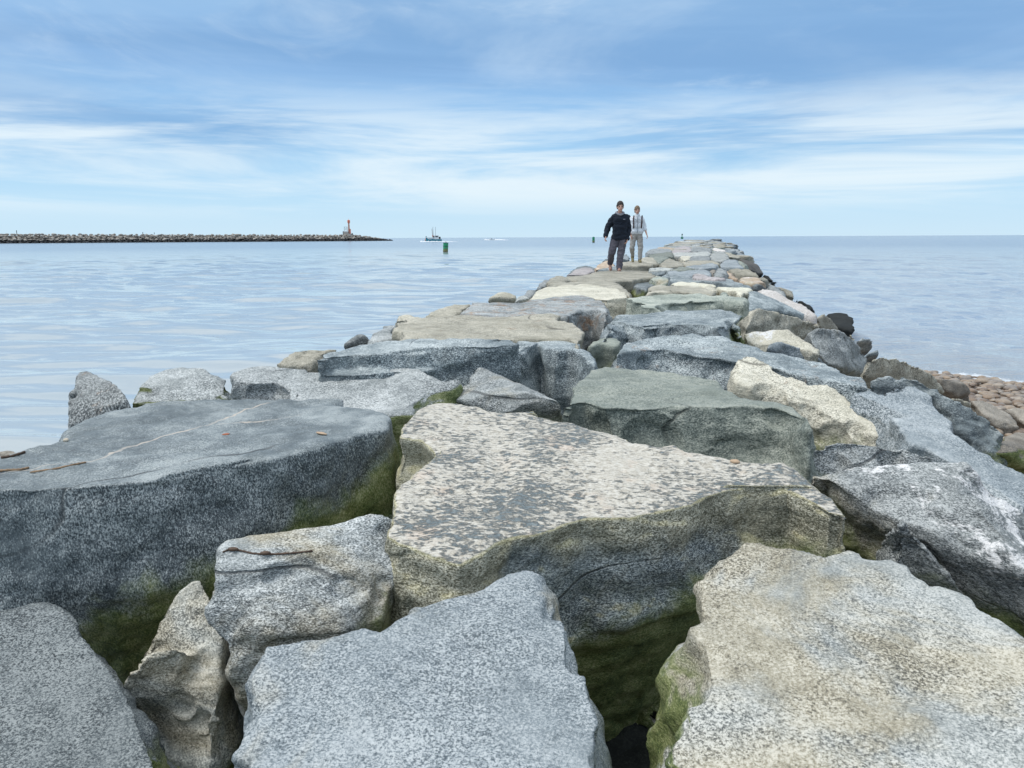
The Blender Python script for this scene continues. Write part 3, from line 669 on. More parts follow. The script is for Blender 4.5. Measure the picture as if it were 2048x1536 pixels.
stone('steep grey stone between the brown stone and the bluish fan-shaped stone',
      top='F868,548 890,500 920,450 975,440 1045,475 1050,505 1015,555 940,552', h=(.78, .84), hx=.02, D=.6, rnd=.08, mat=G('grey', 45, .85))
stone('fan-shaped bluish stone on the right shoulder of the jetty',
      top='F915,440 950,390 1020,338 1110,328 1190,340 1210,380 1285,435 1150,448 1040,435', h=(.80, .95), hx=.04, D=.7, rnd=.09, mat=G('blue', 45, .9))
stone('tan-grey slab above the orange stones on the right shoulder',
      top='F1050,470 1100,448 1200,446 1350,462 1455,512 1490,555 1380,548 1280,545 1150,520', h=(.86, 1.05), hx=.04, D=.6, rnd=.08, mat=G('tan', 45, .78, .7))
stone('small orange stone on the right shoulder',
      top='F1020,520 1060,490 1110,520 1160,555 1212,602 1150,595 1060,575', h=(.88, .94), hx=.04, D=.6, rnd=.07, mat=G('rust', 45, 1.15, .7))
stone('orange-tan slab with a white scar on the right shoulder',
      top='F1185,575 1260,565 1400,560 1475,562 1580,640 1510,662 1380,664 1220,625', h=(.95, 1.05), hx=.03, D=.6, rnd=.07, mat=G('rust', 45, 1.1, .7, tan=.4, white=.1))
stone('narrow tan stone edging the right shoulder next to the black wet stones',
      hull='F1475,560:1.1 1560,570:1.15 1655,635:1.3 1580,645:1.28 1520,610:1.2', D=.6, back=(0, .9), rnd=.07, mat=G('tan', 45, .85))
stone('grey stone with a rusty patch on the right slope below the orange-tan slab',
      top='F1590,665 1650,650 1740,690 1820,760 1900,845 1800,825 1660,745', h=(1.02, 1.22), hx=.04, D=.6, rnd=.07, mat=G('grey', 45, .85, 1.0, rust=.2))
stone('grey overhanging slab low on the right slope toward the sea',
      hull='F1715,690:1.3 1830,718:1.35 1955,768:1.45 1945,792:1.5 1850,782:1.46 1990,872:1.62 1900,858:1.6', D=.5, back=(0, 1.0), rnd=.07, mat=G('tan', 45, .75))
stone('dark brown tidal boulder low on the right flank beyond the fan-shaped stone',
      hull='F1230,318:1.2 1340,362:1.4 1470,400:1.55 1482,440:1.65 1560,530:1.95 1480,525:1.85 1380,472:1.6 1290,400:1.35', D=.7, back=(.1, 1.8), rnd=.1, mat=G('brown', 40, .35, .8))
stone('pair-topped wet black stone at the waterline, middle of the right flank',
      hull='F1545,545:2.0 1575,535:1.98 1625,562:2.05 1650,612:2.2 1690,640:2.3 1600,610:2.2', D=.6, back=(.1, 1.8), rnd=.1, mat=G('black', 40, gloss=.85))
stone('low wet black stone just nearer than the pair-topped black stone',
      hull='F1650,635:2.15 1690,628:2.12 1740,640:2.15 1752,662:2.25 1680,655:2.22', D=.5, back=(.1, 1.5), rnd=.1, mat=G('black', 40, gloss=.85))
stone('thin wet black stone showing between the right slope and the sea, beside the pink-white slab',
      hull='C1275,195:1.75 1320,185:1.72 1400,235:1.9 1465,298:2.1 1400,290:2.0', D=.9, back=(-.4, 1.4), rnd=.05, mat=G('black', 40, gloss=.85))
stone('small wet black stone tucked against the right slope near the grey overhanging slab',
      hull='F1965,840:1.7 1990,845:1.72 2048,900:1.9 2030,910:1.9', D=.9, back=(-.4, 1.4), rnd=.05, mat=G('black', 40, gloss=.85))
stone('grey stone with a slanting edge behind the fan-shaped stone, right side',
      top='F1160,360 1190,345 1240,350 1320,400 1310,432 1270,425', h=(.95, 1.1), hx=.05, D=.6, rnd=.09, mat=G('green', 45, .9))
# ---- crest, beyond the couple ----------------------------------------------
stone('wide tan slab in front of the fan-shaped stone, centre of the crest',
      top='F435,372 480,355 600,345 860,350 930,372 940,388 800,380 640,412 500,420 460,398', h=(.77, .78), D=.6, rnd=.1, mat=G('tan', 40, .85, .7))
stone('blue-grey slab with a curved front in front of the fan-shaped stone',
      top='F480,430 640,412 800,382 940,388 905,440 720,455 560,445', h=(.79, .79), D=.6, rnd=.1, mat=G('blue', 40, .9))
stone('humped tan-grey boulder in the middle of the path beyond the couple',
      top='F128,405 200,335 270,314 305,335 400,355 460,372 475,412 400,425 280,435 180,430', h=(.72, .79), D=.7, rnd=.12, mat=G('tan', 40, .75, .8))
stone('grey-green slab with a dark hollow right of the woman',
      top='F-40,320 0,305 150,285 260,298 130,385 100,420 60,350', h=(.75, .83), D=.6, rnd=.1, mat=G('green', 40, .8))
stone('dark green-grey slab above the hollow, right of the walkers',
      top='F-20,270 60,255 150,242 265,225 305,240 325,290 180,296 0,292', h=(.76, .77), D=.6, rnd=.1, mat=G('green', 40, .62))
stone('flat grey slab at the left edge level with the woman\'s waist',
      top='F-60,235 0,195 100,180 280,190 305,222 180,246 0,250', h=(.74, .77), D=.6, rnd=.12, mat=G('grey', 40, .85))
stone('pale pointed slab in the middle distance of the crest',
      top='F405,300 430,280 490,270 570,282 540,332 470,348', h=(.77, .79), D=.6, rnd=.1, mat=G('cream', 40, .9))
stone('dark-fronted grey slab right of the pale pointed slab',
      top='F525,340 570,285 760,290 825,302 815,348 700,350', h=(.77, .79), D=.6, rnd=.1, mat=G('grey', 40, .75))
stone('tall grey boulder at the right shoulder beyond the fan-shaped stone',
      top='F815,320 840,250 930,220 1020,228 1085,300 1040,335 980,365 880,350', h=(.72, .86), hx=.02, D=.7, rnd=.12, mat=G('pale', 40, .8))
stone('slab with an orange left end and a white upper edge, far crest',
      top='F305,245 400,235 560,238 700,228 800,230 835,242 810,275 600,295 420,282 340,278', h=(.76, .77), D=.6, rnd=.12, mat=G('pale', 40, 1.0, .7, rust=.25))
stone('broad lilac-grey slab, far crest left of centre',
      top='F292,228 335,182 450,150 545,158 575,212 470,240 310,240', h=(.74, .77), D=.6, rnd=.14, mat=G('pink', 40, .9, .6))
stone('grey slab with a shaded notch right of the lilac-grey slab',
      top='F548,215 580,166 700,165 835,180 838,225 700,226', h=(.75, .77), D=.6, rnd=.14, mat=G('grey', 40, .8))
stone('pale slanting slab on the right side of the far crest',
      top='F850,200 870,172 930,184 1025,205 1035,222 950,226', h=(.80, .86), D=.6, rnd=.12, mat=G('white', 40, .85))
stone('grey-tan slab in the right shoulder gap beyond the tall grey boulder',
      hull='F1030,232:.85 1080,255:.88 1240,290:1.0 1235,315:1.05 1150,310:1.0 1070,290:.93', D=.6, back=(0, 1.5), rnd=.12, mat=G('tan', 40, .85))
stone('yellowish slab at the left edge of the far crest',
      top='F80,185 110,170 200,165 300,180 320,195 240,196 120,190', h=(.76, .76), D=.6, rnd=.14, mat=G('rust', 40, 1.1, .6))

# ------------------------------------------------------------------ stones of the distant stretch (copies of a few shapes)
def block_mesh(seed, sx, sy, sz, vox=.075, amp=1.6):
    rs = random.Random(seed); bm = bmesh.new(); vs = []
    for i in range(20):
        a = rs.uniform(0, 2 * math.pi); r = rs.uniform(.82, 1.0)
        zz = rs.choice((-.5, -.42, .36, .43, .47)); e = 3.2
        cx, cy = math.cos(a), math.sin(a); k = (abs(cx) ** e + abs(cy) ** e) ** (-1 / e)
        vs.append(bm.verts.new((cx * k * r * sx / 2, cy * k * r * sy / 2, zz * sz * rs.uniform(.85, 1.05))))
    bmesh.ops.convex_hull(bm, input=vs)
    bmesh.ops.delete(bm, geom=[v for v in vs if v.is_valid and not v.link_faces], context='VERTS')
    me = evaluated(bm_mesh(bm, 'boulder'), vox, 4)
    weather(me, 200 + seed, amp, 1.0, 1.0)
    n = len(me.vertices); co = np.empty(n * 3, np.float32); me.vertices.foreach_get('co', co); co = co.reshape(-1, 3)
    co[:, 2] -= co[:, 2].min(); me.vertices.foreach_set('co', co.reshape(-1)); me.update()
    me.polygons.foreach_set('use_smooth', [True] * len(me.polygons)); me.name = 'boulder'
    return me, float(co[:, 2].max())

FARM = [('grey', granite('grey', 30, .85, .9, shared=True)), ('tan', granite('tan', 30, .78, .8, shared=True)),
        ('bluish grey', granite('blue', 30, .85, .8, shared=True)), ('pale', granite('pale', 30, 1.1, .8, shared=True)),
        ('greenish grey', granite('green', 30, .8, .8, shared=True)), ('mid grey', granite('grey', 30, 1.05, .8, shared=True))]
BLACKM = granite('black', 30, 1.2, 1.0, shared=True, gloss=.8)
protos = {}
def far_stone(x, y, top, sc, rz, vi, mi, label, group, tilt=(0, 0), mat=None):
    key = (vi, 'k' if mat else mi)
    if key not in protos:
        me, hh = SHAPES[vi]
        m2 = me.copy(); m2.materials.clear(); m2.materials.append(mat or FARM[mi][1])
        protos[key] = (link('boulder', m2), hh); o = protos[key][0]
    else:
        o = protos[key][0].copy(); COL.objects.link(o)
    hh = protos[key][1]
    o.location = (x, y, top - hh * sc[2]); o.scale = sc; o.rotation_euler = (tilt[0], tilt[1], rz)
    return tag(o, label, 'boulder', group)

SHAPES = [block_mesh(i, *d) for i, d in enumerate([(2.2, 1.5, 1.0), (1.9, 1.7, .9), (2.6, 1.4, .9), (1.5, 1.4, 1.0), (2.0, 1.3, 1.1), (1.7, 1.9, 1.0)])]
rs = random.Random(11)
s = 47.0
while s < 203:
    stp = max(2.1, .03 * s); k = stp / 1.6
    tl = -2.9 - 1.25 * min(1, (s - 47) / 100); tr = 1.15 - .1 * min(1, (s - 47) / 100)
    t = tl + rs.uniform(-.4, .2)
    while t < tr:
        w = rs.uniform(1.9, 2.9) * max(1, .75 * k)
        top = HC - .80 + rs.uniform(-.07, .06) - .17 * max(0, abs(t + w / 2 + .9) - 1.0)
        p = JA * (s + rs.uniform(-.4, .4)) + JR * (t + w / 2)
        mi = rs.choice((0, 0, 1, 1, 2, 3, 4, 5))
        far_stone(p.x, p.y, top, (w / 2.0, k * rs.uniform(.95, 1.2), rs.uniform(.8, 1.0)), AX * -1 + rs.uniform(-.25, .25), rs.randrange(6), mi,
                  '%s flat boulder on the distant crest of the jetty beyond the couple' % FARM[mi][0], '%s boulders on the distant crest' % FARM[mi][0], (rs.uniform(-.05, .05), rs.uniform(-.06, .06)))
        t += w * rs.uniform(.9, 1.0)
    p = JA * (s + rs.uniform(-.6, .6)) + JR * (tr + .9)
    if s > 56 and rs.random() < .7:
        mi = rs.choice((0, 1, 2, 3))
        far_stone(p.x, p.y, HC - 1.3 + rs.uniform(-.15, .15), (.75 * k, .9 * k, 1.0), rs.uniform(0, 6), rs.randrange(6), mi,
                  '%s boulder on the seaward slope of the distant stretch of the jetty' % FARM[mi][0], '%s boulders on the distant seaward slope' % FARM[mi][0], (rs.uniform(-.2, .2), .3))
    if s > 60 and rs.random() < .22:
        p = JA * (s + rs.uniform(-.6, .6)) + JR * (tr + 2.2)
        far_stone(p.x, p.y, .75 + rs.uniform(-.2, .25), (.6 * k, .8 * k, .8), rs.uniform(0, 6), rs.randrange(6), 0,
                  'black wet boulder at the waterline of the distant stretch of the jetty', 'black wet boulders along the distant waterline', (rs.uniform(-.2, .2), .2), BLACKM)
    s += stp

# ------------------------------------------------------------------ rubble core under the stones
ss = np.concatenate([np.arange(-8, 50, .25), np.arange(50, 214, 1.0)]); tt = np.arange(-8.0, 8.01, .25)
S, Tt = np.meshgrid(ss, tt, indexing='ij')
prof = np.where(Tt < -2.2, -(-2.2 - Tt) / 1.15, 0) + np.where(Tt > .2, -(Tt - .2) / np.where(S < 17, 2.25, 1.75), 0)
zz = HC - 1.62 - .75 * np.clip((5 - S) / 2.5, 0, 1) + prof
zz -= np.clip((S - 203) / 6, 0, 1) * 3.0
P3 = np.stack([JA.x * S + JR.x * Tt, JA.y * S + JR.y * Tt, zz], -1).reshape(-1, 3)
nz_ = pn(P3 * 1.3) * .22 + np.abs(pn(P3 * 2.1, 7)) * .25 + pn(P3 * 6, 3) * .05
P3[:, 2] += nz_
P3[:, 2] = np.maximum(P3[:, 2], -1.6)
ns, nt = S.shape
idx = np.arange(ns * nt).reshape(ns, nt)
fc = np.stack([idx[:-1, :-1], idx[1:, :-1], idx[1:, 1:], idx[:-1, 1:]], -1).reshape(-1, 4)
me = bpy.data.meshes.new('jetty_bed'); me.from_pydata(P3.tolist(), [], fc.tolist()); me.update()
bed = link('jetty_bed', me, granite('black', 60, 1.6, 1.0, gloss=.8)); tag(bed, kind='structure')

# ------------------------------------------------------------------ water, sea bed and beach
SH0 = Vector((8.0, 14.2, 0)); SHD = Vector((.6, -.8, 0)); SHN = Vector((-.8, -.6, 0))
def disc_grid(rmax, rings, seg, z):
    V = [(0, 0, z)]; Fc = []
    rr = [0.5 * (rmax / .5) ** (i / (rings - 1)) for i in range(rings)]
    for r in rr:
        for i in range(seg):
            a = 2 * math.pi * i / seg; V.append((r * math.cos(a), r * math.sin(a), z))
    for i in range(seg): Fc.append((0, 1 + i, 1 + (i + 1) % seg))
    for k in range(rings - 1):
        for i in range(seg):
            j = (i + 1) % seg; a = 1 + k * seg; b = a + seg
            Fc.append((a + i, b + i, b + j, a + j))
    return V, Fc
t = NT('sea_water'); co = t.n('ShaderNodeTexCoord').outputs['Object']
xyz = t.sep(co)
lat = t.math('ADD', t.math('MULTIPLY', xyz[0], JR.x), t.math('MULTIPLY', xyz[1], JR.y))
right = t.step(lat, -3.0, 3.0)
dist = t.math('SQRT', t.math('ADD', t.math('MULTIPLY', xyz[0], xyz[0]), t.math('MULTIPLY', xyz[1], xyz[1])))
a1 = t.noise(t.map(co, scale=(.17, .62, 1), rot=(0, 0, .05)), 1.0, 2, .5, .6)
a2 = t.noise(t.map(co, scale=(.45, 1.9, 1), rot=(0, 0, -.08)), 1.0, 2, .5, .5)
a3 = t.noise(t.map(co, scale=(.035, .10, 1)), 1.0, 2, .5)
calm = t.noise(t.map(co, scale=(.012, .03, 1)), 1.0, 3, .5)
hl = t.math('ADD', t.math('MULTIPLY', a1, .06), t.math('MULTIPLY', a2, .022))
hl = t.math('ADD', hl, t.math('MULTIPLY', a3, .12))
b1 = t.noise(t.map(co, scale=(.30, .85, 1), rot=(0, 0, .35)), 1.0, 3, .6, .5)
b2 = t.noise(t.map(co, scale=(1.3, 2.6, 1), rot=(0, 0, .5)), 1.0, 4, .6, .4)
b3 = t.noise(t.map(co, scale=(.06, .16, 1), rot=(0, 0, .3)), 1.0, 2, .5)
hr = t.math('ADD', t.math('MULTIPLY', b1, .12), t.math('MULTIPLY', b2, .12))
hr = t.math('ADD', hr, t.math('MULTIPLY', b3, .25))
hh = t.math('ADD', t.math('MULTIPLY', hl, t.math('SUBTRACT', 1.0, right)), t.math('MULTIPLY', hr, right))
sd = t.math('ADD', t.math('MULTIPLY', t.math('SUBTRACT', xyz[0], SH0.x), SHN.x), t.math('MULTIPLY', t.math('SUBTRACT', xyz[1], SH0.y), SHN.y))
shal = t.math('MULTIPLY', t.step(sd, -9.0, 0.0), right)
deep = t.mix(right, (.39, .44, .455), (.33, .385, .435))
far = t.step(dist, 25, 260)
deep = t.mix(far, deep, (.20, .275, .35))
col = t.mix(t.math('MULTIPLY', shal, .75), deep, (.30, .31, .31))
fn = t.noise(t.map(co, scale=(2.2, 2.2, 1)), 1.0, 6, .7, 1.5)
fl1 = t.math('ADD', t.math('MULTIPLY', t.math('SUBTRACT', 1.0, t.step(t.math('ABSOLUTE', t.math('ADD', sd, .35)), 0.0, 1.1)), .42), fn)
fo = t.math('MULTIPLY', t.math('MULTIPLY', t.step(fl1, .80, 1.0), .8), t.step(lat, 1.5, 2.5))
fl2 = t.noise(t.map(co, scale=(1.5, 3.6, 1), rot=(0, 0, .5)), 1.0, 6, .72, 1.8)
near_r = t.math('MULTIPLY', t.math('SUBTRACT', 1.0, t.step(dist, 18, 60)), right)
fo2 = t.math('MULTIPLY', t.math('MULTIPLY', t.step(fl2, .66, .80), near_r), .10)
foam = t.math('MAXIMUM', fo, fo2)
col = t.mix(foam, col, (.80, .83, .85))
rough = t.math('ADD', t.math('ADD', .055, t.math('MULTIPLY', far, .16)), t.math('MULTIPLY', foam, .5))
bs = t.math('SUBTRACT', 1.0, t.math('MULTIPLY', t.step(dist, 60, 700), .55))
bn = t.n('ShaderNodeBump'); t.set(bn.inputs['Height'], hh); t.set(bn.inputs['Strength'], bs); bn.inputs['Distance'].default_value = 1.0
b = t.bsdf(col, rough, bn.outputs[0], spec=.6); b.inputs['IOR'].default_value = 1.65
rr = [0.6]
while rr[-1] < 14000: rr.append(rr[-1] * (1.0125 if 4.5 < rr[-1] < 170 else 1.35))
SEG = 760; ang = np.arange(SEG) * (2 * math.pi / SEG)
RR, AA = np.meshgrid(np.array(rr), ang, indexing='ij')
wx, wy = (RR * np.cos(AA)).ravel(), (RR * np.sin(AA)).ravel()
def nz2(fx, fy, rot, off):
    c_, s_ = math.cos(rot), math.sin(rot)
    u_ = wx * c_ + wy * s_; v_ = -wx * s_ + wy * c_
    return pn(np.stack([u_ * fx, v_ * fy, np.full_like(u_, .37)], 1), off)
wl = .13 * nz2(.13, .42, .04, 3) + .17 * nz2(.24, .92, -.10, 11) + .055 * nz2(.60, 1.9, .08, 17)
wr = .13 * nz2(.16, .45, -.30, 5) + .11 * nz2(.45, 1.0, -.42, 13) + .060 * nz2(1.2, 2.2, -.2, 19)
latw = np.clip((wx * JR.x + wy * JR.y + 3) / 6, 0, 1); rw = RR.ravel()
sdw = (wx - SH0.x) * SHN.x + (wy - SH0.y) * SHN.y
wz = (wl * (1 - latw) + wr * latw * np.clip(.35 - sdw / 6, .12, 1)) * np.clip(1.5 - rw / 140, 0, 1) * np.clip((rw - 3) / 3, 0, 1)
V = np.concatenate([np.stack([wx, wy, wz], 1), np.zeros((1, 3))])
idx = np.arange(len(rr) * SEG).reshape(len(rr), SEG); nxt = np.roll(idx, -1, 1)
Fc = np.stack([idx[:-1], idx[1:], nxt[1:], nxt[:-1]], -1).reshape(-1, 4).tolist() + [[len(V) - 1, int(i), int(j)] for i, j in zip(idx[0], nxt[0])]
me = bpy.data.meshes.new('sea'); me.from_pydata(V.tolist(), [], Fc)
me.polygons.foreach_set('use_smooth', [True] * len(me.polygons))
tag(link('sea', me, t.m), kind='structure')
V, Fc = disc_grid(14000, 30, 48, -2.5)
me = bpy.data.meshes.new('seabed'); me.from_pydata(V, [], Fc)
tag(link('seabed', me, paint('seabed_sand', (.22, .21, .17), .9)), kind='structure')

def beach_z(x, y):
    d = (x - SH0.x) * SHN.x + (y - SH0.y) * SHN.y
    tv = x * JR.x + y * JR.y
    z = np.clip(d, -6, 7) * .075 - np.maximum(0, 2.2 - tv) * .8
    return np.maximum(z, -2.3)
gx, gy = np.meshgrid(np.arange(-2, 40, .3), np.arange(-30, 24, .3), indexing='ij')
gz = beach_z(gx, gy)
Pb = np.stack([gx, gy, gz], -1).reshape(-1, 3); Pb[:, 2] += pn(Pb * 1.1) * .05
nx, ny = gx.shape; idx = np.arange(nx * ny).reshape(nx, ny)
fc = np.stack([idx[:-1, :-1], idx[1:, :-1], idx[1:, 1:], idx[:-1, 1:]], -1).reshape(-1, 4)
me = bpy.data.meshes.new('beach'); me.from_pydata(Pb.tolist(), [], fc.tolist())
tag(link('beach', me, paint('wet_gravel', (.20, .15, .11), .6, .4, scale=30)), kind='structure')
# cobbles
rs = random.Random(5); V = []; Fc = []
bm = bmesh.new(); bmesh.ops.create_icosphere(bm, subdivisions=2, radius=1.0)
bv = np.array([v.co[:] for v in bm.verts], np.float32); bf = np.array([[v.index for v in f.verts] for f in bm.faces]); bm.free()
VV = []; FF = []; cnt = 0; HU = []
while cnt < 7600:
    d = rs.random() ** 1.25 * 14 - .4; l = rs.uniform(-4.0, 14)
    x = SH0.x + SHD.x * l + SHN.x * d; y = SH0.y + SHD.y * l + SHN.y * d
    if x * JR.x + y * JR.y < 2.2: continue
    r = rs.uniform(.038, .08) * rs.choice((.6, .8, 1, 1, 1.25))
    z = float(beach_z(np.array(x), np.array(y))) + r * .18 + rs.uniform(0, .03)
    a = rs.uniform(0, 6.28); c_, s_ = math.cos(a), math.sin(a)
    v = bv * (1 + .16 * pn(bv * 1.4, cnt * .37)[:, None]) * np.array([r * rs.uniform(1, 1.45), r, r * rs.uniform(.42, .65)], np.float32)
    v = np.stack([v[:, 0] * c_ - v[:, 1] * s_ + x, v[:, 0] * s_ + v[:, 1] * c_ + y, v[:, 2] + z], 1)
    FF.append(bf + cnt * len(bv)); VV.append(v); cnt += 1
VV = np.concatenate(VV); FF = np.concatenate(FF)
me = bpy.data.meshes.new('pebbles'); me.from_pydata(VV.tolist(), [], FF.tolist())
me.polygons.foreach_set('use_smooth', [True] * len(me.polygons))
t = NT('cobble'); geo = t.n('ShaderNodeNewGeometry')
ri = geo.outputs['Random Per Island']
c = t.ramp(ri, [(0, (.14, .10, .075)), (.2, (.38, .27, .18)), (.4, (.52, .41, .29)), (.55, (.33, .32, .30)), (.7, (.43, .33, .23)), (.85, (.62, .55, .45)), (1, (.24, .20, .17))])
c = t.mix(t.noise(t.n('ShaderNodeTexCoord').outputs['Object'], 30, 4, .6), c, (.16, .12, .09))
t.bsdf(c, .5)
tag(link('pebbles', me, t.m), 'tan and brown rounded beach cobbles at the waterline on the right', 'pebbles', kind='stuff')

# ------------------------------------------------------------------ far jetty across the channel
A0 = Vector((-700, 470, 0)); A1 = at_dist(0, 487, 560); A2 = at_dist(740, 481, 700); A3 = at_dist(783, 480.3, 712)
for p in (A1, A2, A3): p.z = 0
A0 = A1 + (A1 - A2).normalized() * 260
def jet_pt(u):      # u metres along from A0
    L1 = (A2 - A0).length
    if u < L1: return A0.lerp(A2, u / L1)
    return A2.lerp(A3, min(1, (u - L1) / (A3 - A2).length))
LT = (A2 - A0).length; LX = LT + (A3 - A2).length
nrm = Vector((-(A2 - A0).y, (A2 - A0).x, 0)).normalized()
if nrm.y > 0: nrm = -nrm        # toward us
def crest(u):
    k = min(1, max(0, (u - 260) / (LT - 260))); h = 6.2 * (1 - k) + 4.9 * k
    if u > LT - 18: h *= max(.02, 1 - ((u - LT + 18) / (LX - LT + 18)) ** 1.3)
    return h
rs = random.Random(21); VV = []; FF = []; off = 0
bm = bmesh.new(); bmesh.ops.create_icosphere(bm, subdivisions=1, radius=1.0)
bv = np.array([v.co[:] for v in bm.verts], np.float32); bf = np.array([[v.index for v in f.verts] for f in bm.faces]); bm.free()
n = 0
u = 0.0
while u < LX:
    H_ = crest(u)
    for k in range(6):
        q = k / 5.0                                    # 0 crest .. 1 water
        z = H_ * (1 - q) + rs.uniform(-.5, .3); outw = 2.0 + q * H_ * 1.25
        p = jet_pt(u + rs.uniform(-1, 1)) + nrm * (outw * min(1, max(.1, (LX - u) / 14)))
        r = rs.uniform(.8, 1.45)
        if z < -.3: z = -.1
        v = bv * (1 + .35 * pn(bv * 1.1, n * .31)[:, None]) * np.array([r * rs.uniform(1, 1.5), r, r * rs.uniform(.55, .85)], np.float32)
        a = rs.uniform(0, 3.14); c_, s_ = math.cos(a), math.sin(a)
        VV.append(np.stack([v[:, 0] * c_ - v[:, 1] * s_ + p.x, v[:, 0] * s_ + v[:, 1] * c_ + p.y, v[:, 2] + z], 1)); FF.append(bf + n * len(bv)); n += 1
    u += 1.9
VV = np.concatenate(VV); FF = np.concatenate(FF)
t = NT('far_riprap'); geo = t.n('ShaderNodeNewGeometry'); pz = t.sep(geo.outputs['Position'])[2]
ri = geo.outputs['Random Per Island']
c = t.ramp(ri, [(0, (.24, .21, .18)), (.3, (.32, .285, .24)), (.6, (.27, .255, .235)), (.85, (.40, .355, .30)), (1, (.48, .44, .38))])
wet = t.math('SUBTRACT', 1.0, t.step(t.math('ADD', pz, t.math('MULTIPLY', t.math('SUBTRACT', ri, .5), .7)), 1.9, 2.6))
c = t.mix(wet, c, t.ramp(ri, [(0, (.012, .013, .015)), (1, (.05, .05, .052))]))
t.bsdf(c, .8); rip = t.m
me = bpy.data.meshes.new('riprap'); me.from_pydata(VV.tolist(), [], FF.tolist())
fj = empty('breakwater', jet_pt(LT * .6)); tag(fj, 'long rocky breakwater with a dark tidal band across the channel on the left', 'breakwater')
ro = link('riprap', me, rip); ro.parent = fj; ro.matrix_parent_inverse = Matrix.Translation(fj.location).inverted(); ro['kind'] = 'stuff'
bm = bmesh.new(); prev = None
for i in range(121):
    u = LX * i / 120; p = jet_pt(u); H_ = crest(u) - .6; w = max(.6, H_ * 1.25)
    row = [bm.verts.new((p + nrm * o_).to_tuple()[:2] + (z_,)) for o_, z_ in ((2 + w, -1.0), (1.8, max(.05, H_)), (-1.8, max(.05, H_)), (-2 - w, -1.0))]
    if prev:
        for k in range(4):
            bm.faces.new((prev[k], prev[(k + 1) % 4], row[(k + 1) % 4], row[k]))
    else: bm.faces.new(row)
    prev = row
bm.faces.new(prev[::-1])
co_ = link('core', bm_mesh(bm, 'core'), rip); co_.parent = fj; co_.matrix_parent_inverse = Matrix.Translation(fj.location).inverted()

def on_far(px):
    """crest point of the far breakwater at photo column px"""
    best = min((abs((JP := jet_pt(LX * i / 2000)).x - (px - 1024) / F * JP.y), i) for i in range(2001))[1]
    u = LX * best / 2000; p = jet_pt(u) + nrm * 1.2; p.z = crest(u) + .25
    return p

RED = paint('signal_red', (.74, .22, .13), .5); REDW = paint('faded_red', (.72, .36, .25), .6)
WHITEP = paint('white_paint', (.78, .80, .80), .5); GREYM = paint('grey_metal', (.33, .36, .37), .5); CONC = paint('concrete', (.42, .39, .35), .9)
DARK = paint('dark_metal', (.03, .033, .035), .6); GREEN = paint('buoy_green', (.012, .20, .095), .5); TEAL = paint('hull_teal', (.02, .20, .27), .4)
# red beacon tower
p = on_far(705); bt = empty('beacon_tower', p); tag(bt, 'slim red beacon tower with a wider lantern head on the breakwater', 'beacon')
sc_ = p.y / F
def part(name, bm, mat, parent, smooth=False): return link(name, bm_mesh(bm, name, smooth), mat, parent)
bm = bmesh.new(); cone(bm, (0, 0, -1.0), (0, 0, 1.2), 2.4, 2.2, 16); part('plinth', bm, CONC, bt)
bm = bmesh.new(); cone(bm, (0, 0, 1.2), (0, 0, 10.0), .85, .62, 16); part('column', bm, REDW, bt, False)
bm = bmesh.new(); cone(bm, (0, 0, 9.9), (0, 0, 10.7), .65, 1.15, 16); cone(bm, (0, 0, 10.7), (0, 0, 12.6), 1.15, 1.15, 16); part('lantern_head', bm, RED, bt)
bm = bmesh.new(); cone(bm, (0, 0, 12.6), (0, 0, 13.1), 1.25, .3, 16); cone(bm, (0, 0, 13.1), (0, 0, 14.4), .07, .05, 6); part('cap', bm, RED, bt)
bm = bmesh.new(); box(bm, (1.25, -.6, 3.2), (.7, .7, 4.0)); part('side_cabinet', bm, RED, bt)
bm = bmesh.new()
for z_ in np.arange(1.4, 9.8, .5): box(bm, (0, -.95, z_), (.5, .05, .05))
for x_ in (-.27, .27): box(bm, (x_, -.95, 5.4), (.06, .07, 8.8))
part('ladder', bm, DARK, bt)
# frame structure on a block
p = on_far(699); fr = empty('signal_frame', p + Vector((-.2, 1.0, 0))); tag(fr, 'pale open metal frame on a concrete block beside the red beacon', 'tower')
bm = bmesh.new(); box(bm, (0, 0, 1.0), (4.4, 3.5, 3.4)); part('base_block', bm, CONC, fr)
bm = bmesh.new(); box(bm, (.2, 0, 3.05), (4.0, 3.3, .7)); part('deck', bm, WHITEP, fr)
bm = bmesh.new()
for x_ in (-1.6, 1.4):
    for y_ in (-1.3, 1.3): cone(bm, (x_, y_, 3.3), (x_ * .75, y_ * .75, 7.2), .13, .11, 8)
for z_ in (5.2, 7.1):
    for y_ in (-1.1, 1.1): box(bm, (-.1, y_, z_), (2.9, .14, .16))
for y_ in (-1.15, 1.15):
    cone(bm, (-1.5, y_, 3.5), (1.1, y_, 7.0), .09, .09, 6); cone(bm, (1.3, y_, 3.5), (-1.2, y_, 7.0), .09, .09, 6)
part('lattice', bm, paint('pale_steel', (.55, .62, .62), .5), fr)
bm = bmesh.new(); box(bm, (-2.45, -.4, 1.5), (.5, 1.2, 3.4)); part('side_door', bm, DARK, fr)
p = on_far(711); o = empty('equipment_box', p); tag(o, 'small dark cabinet right of the red beacon on the breakwater', 'cabinet')
bm = bmesh.new(); box(bm, (0, 0, .75), (.8, .8, 1.7)); part('housing', bm, DARK, o); bm = bmesh.new(); box(bm, (0, 0, 1.66), (.95, .95, .12)); part('lid', bm, GREYM, o)
p = on_far(54); o = empty('marker_post', p); tag(o, 'thin dark post standing on the breakwater near the left edge', 'post')
bm = bmesh.new(); cone(bm, (0, 0, -.3), (0, 0, 2.5), .24, .2, 8); part('pole', bm, DARK, o); bm = bmesh.new(); ball(bm, (0, 0, 2.5), .28, 8); part('finial', bm, DARK, o)

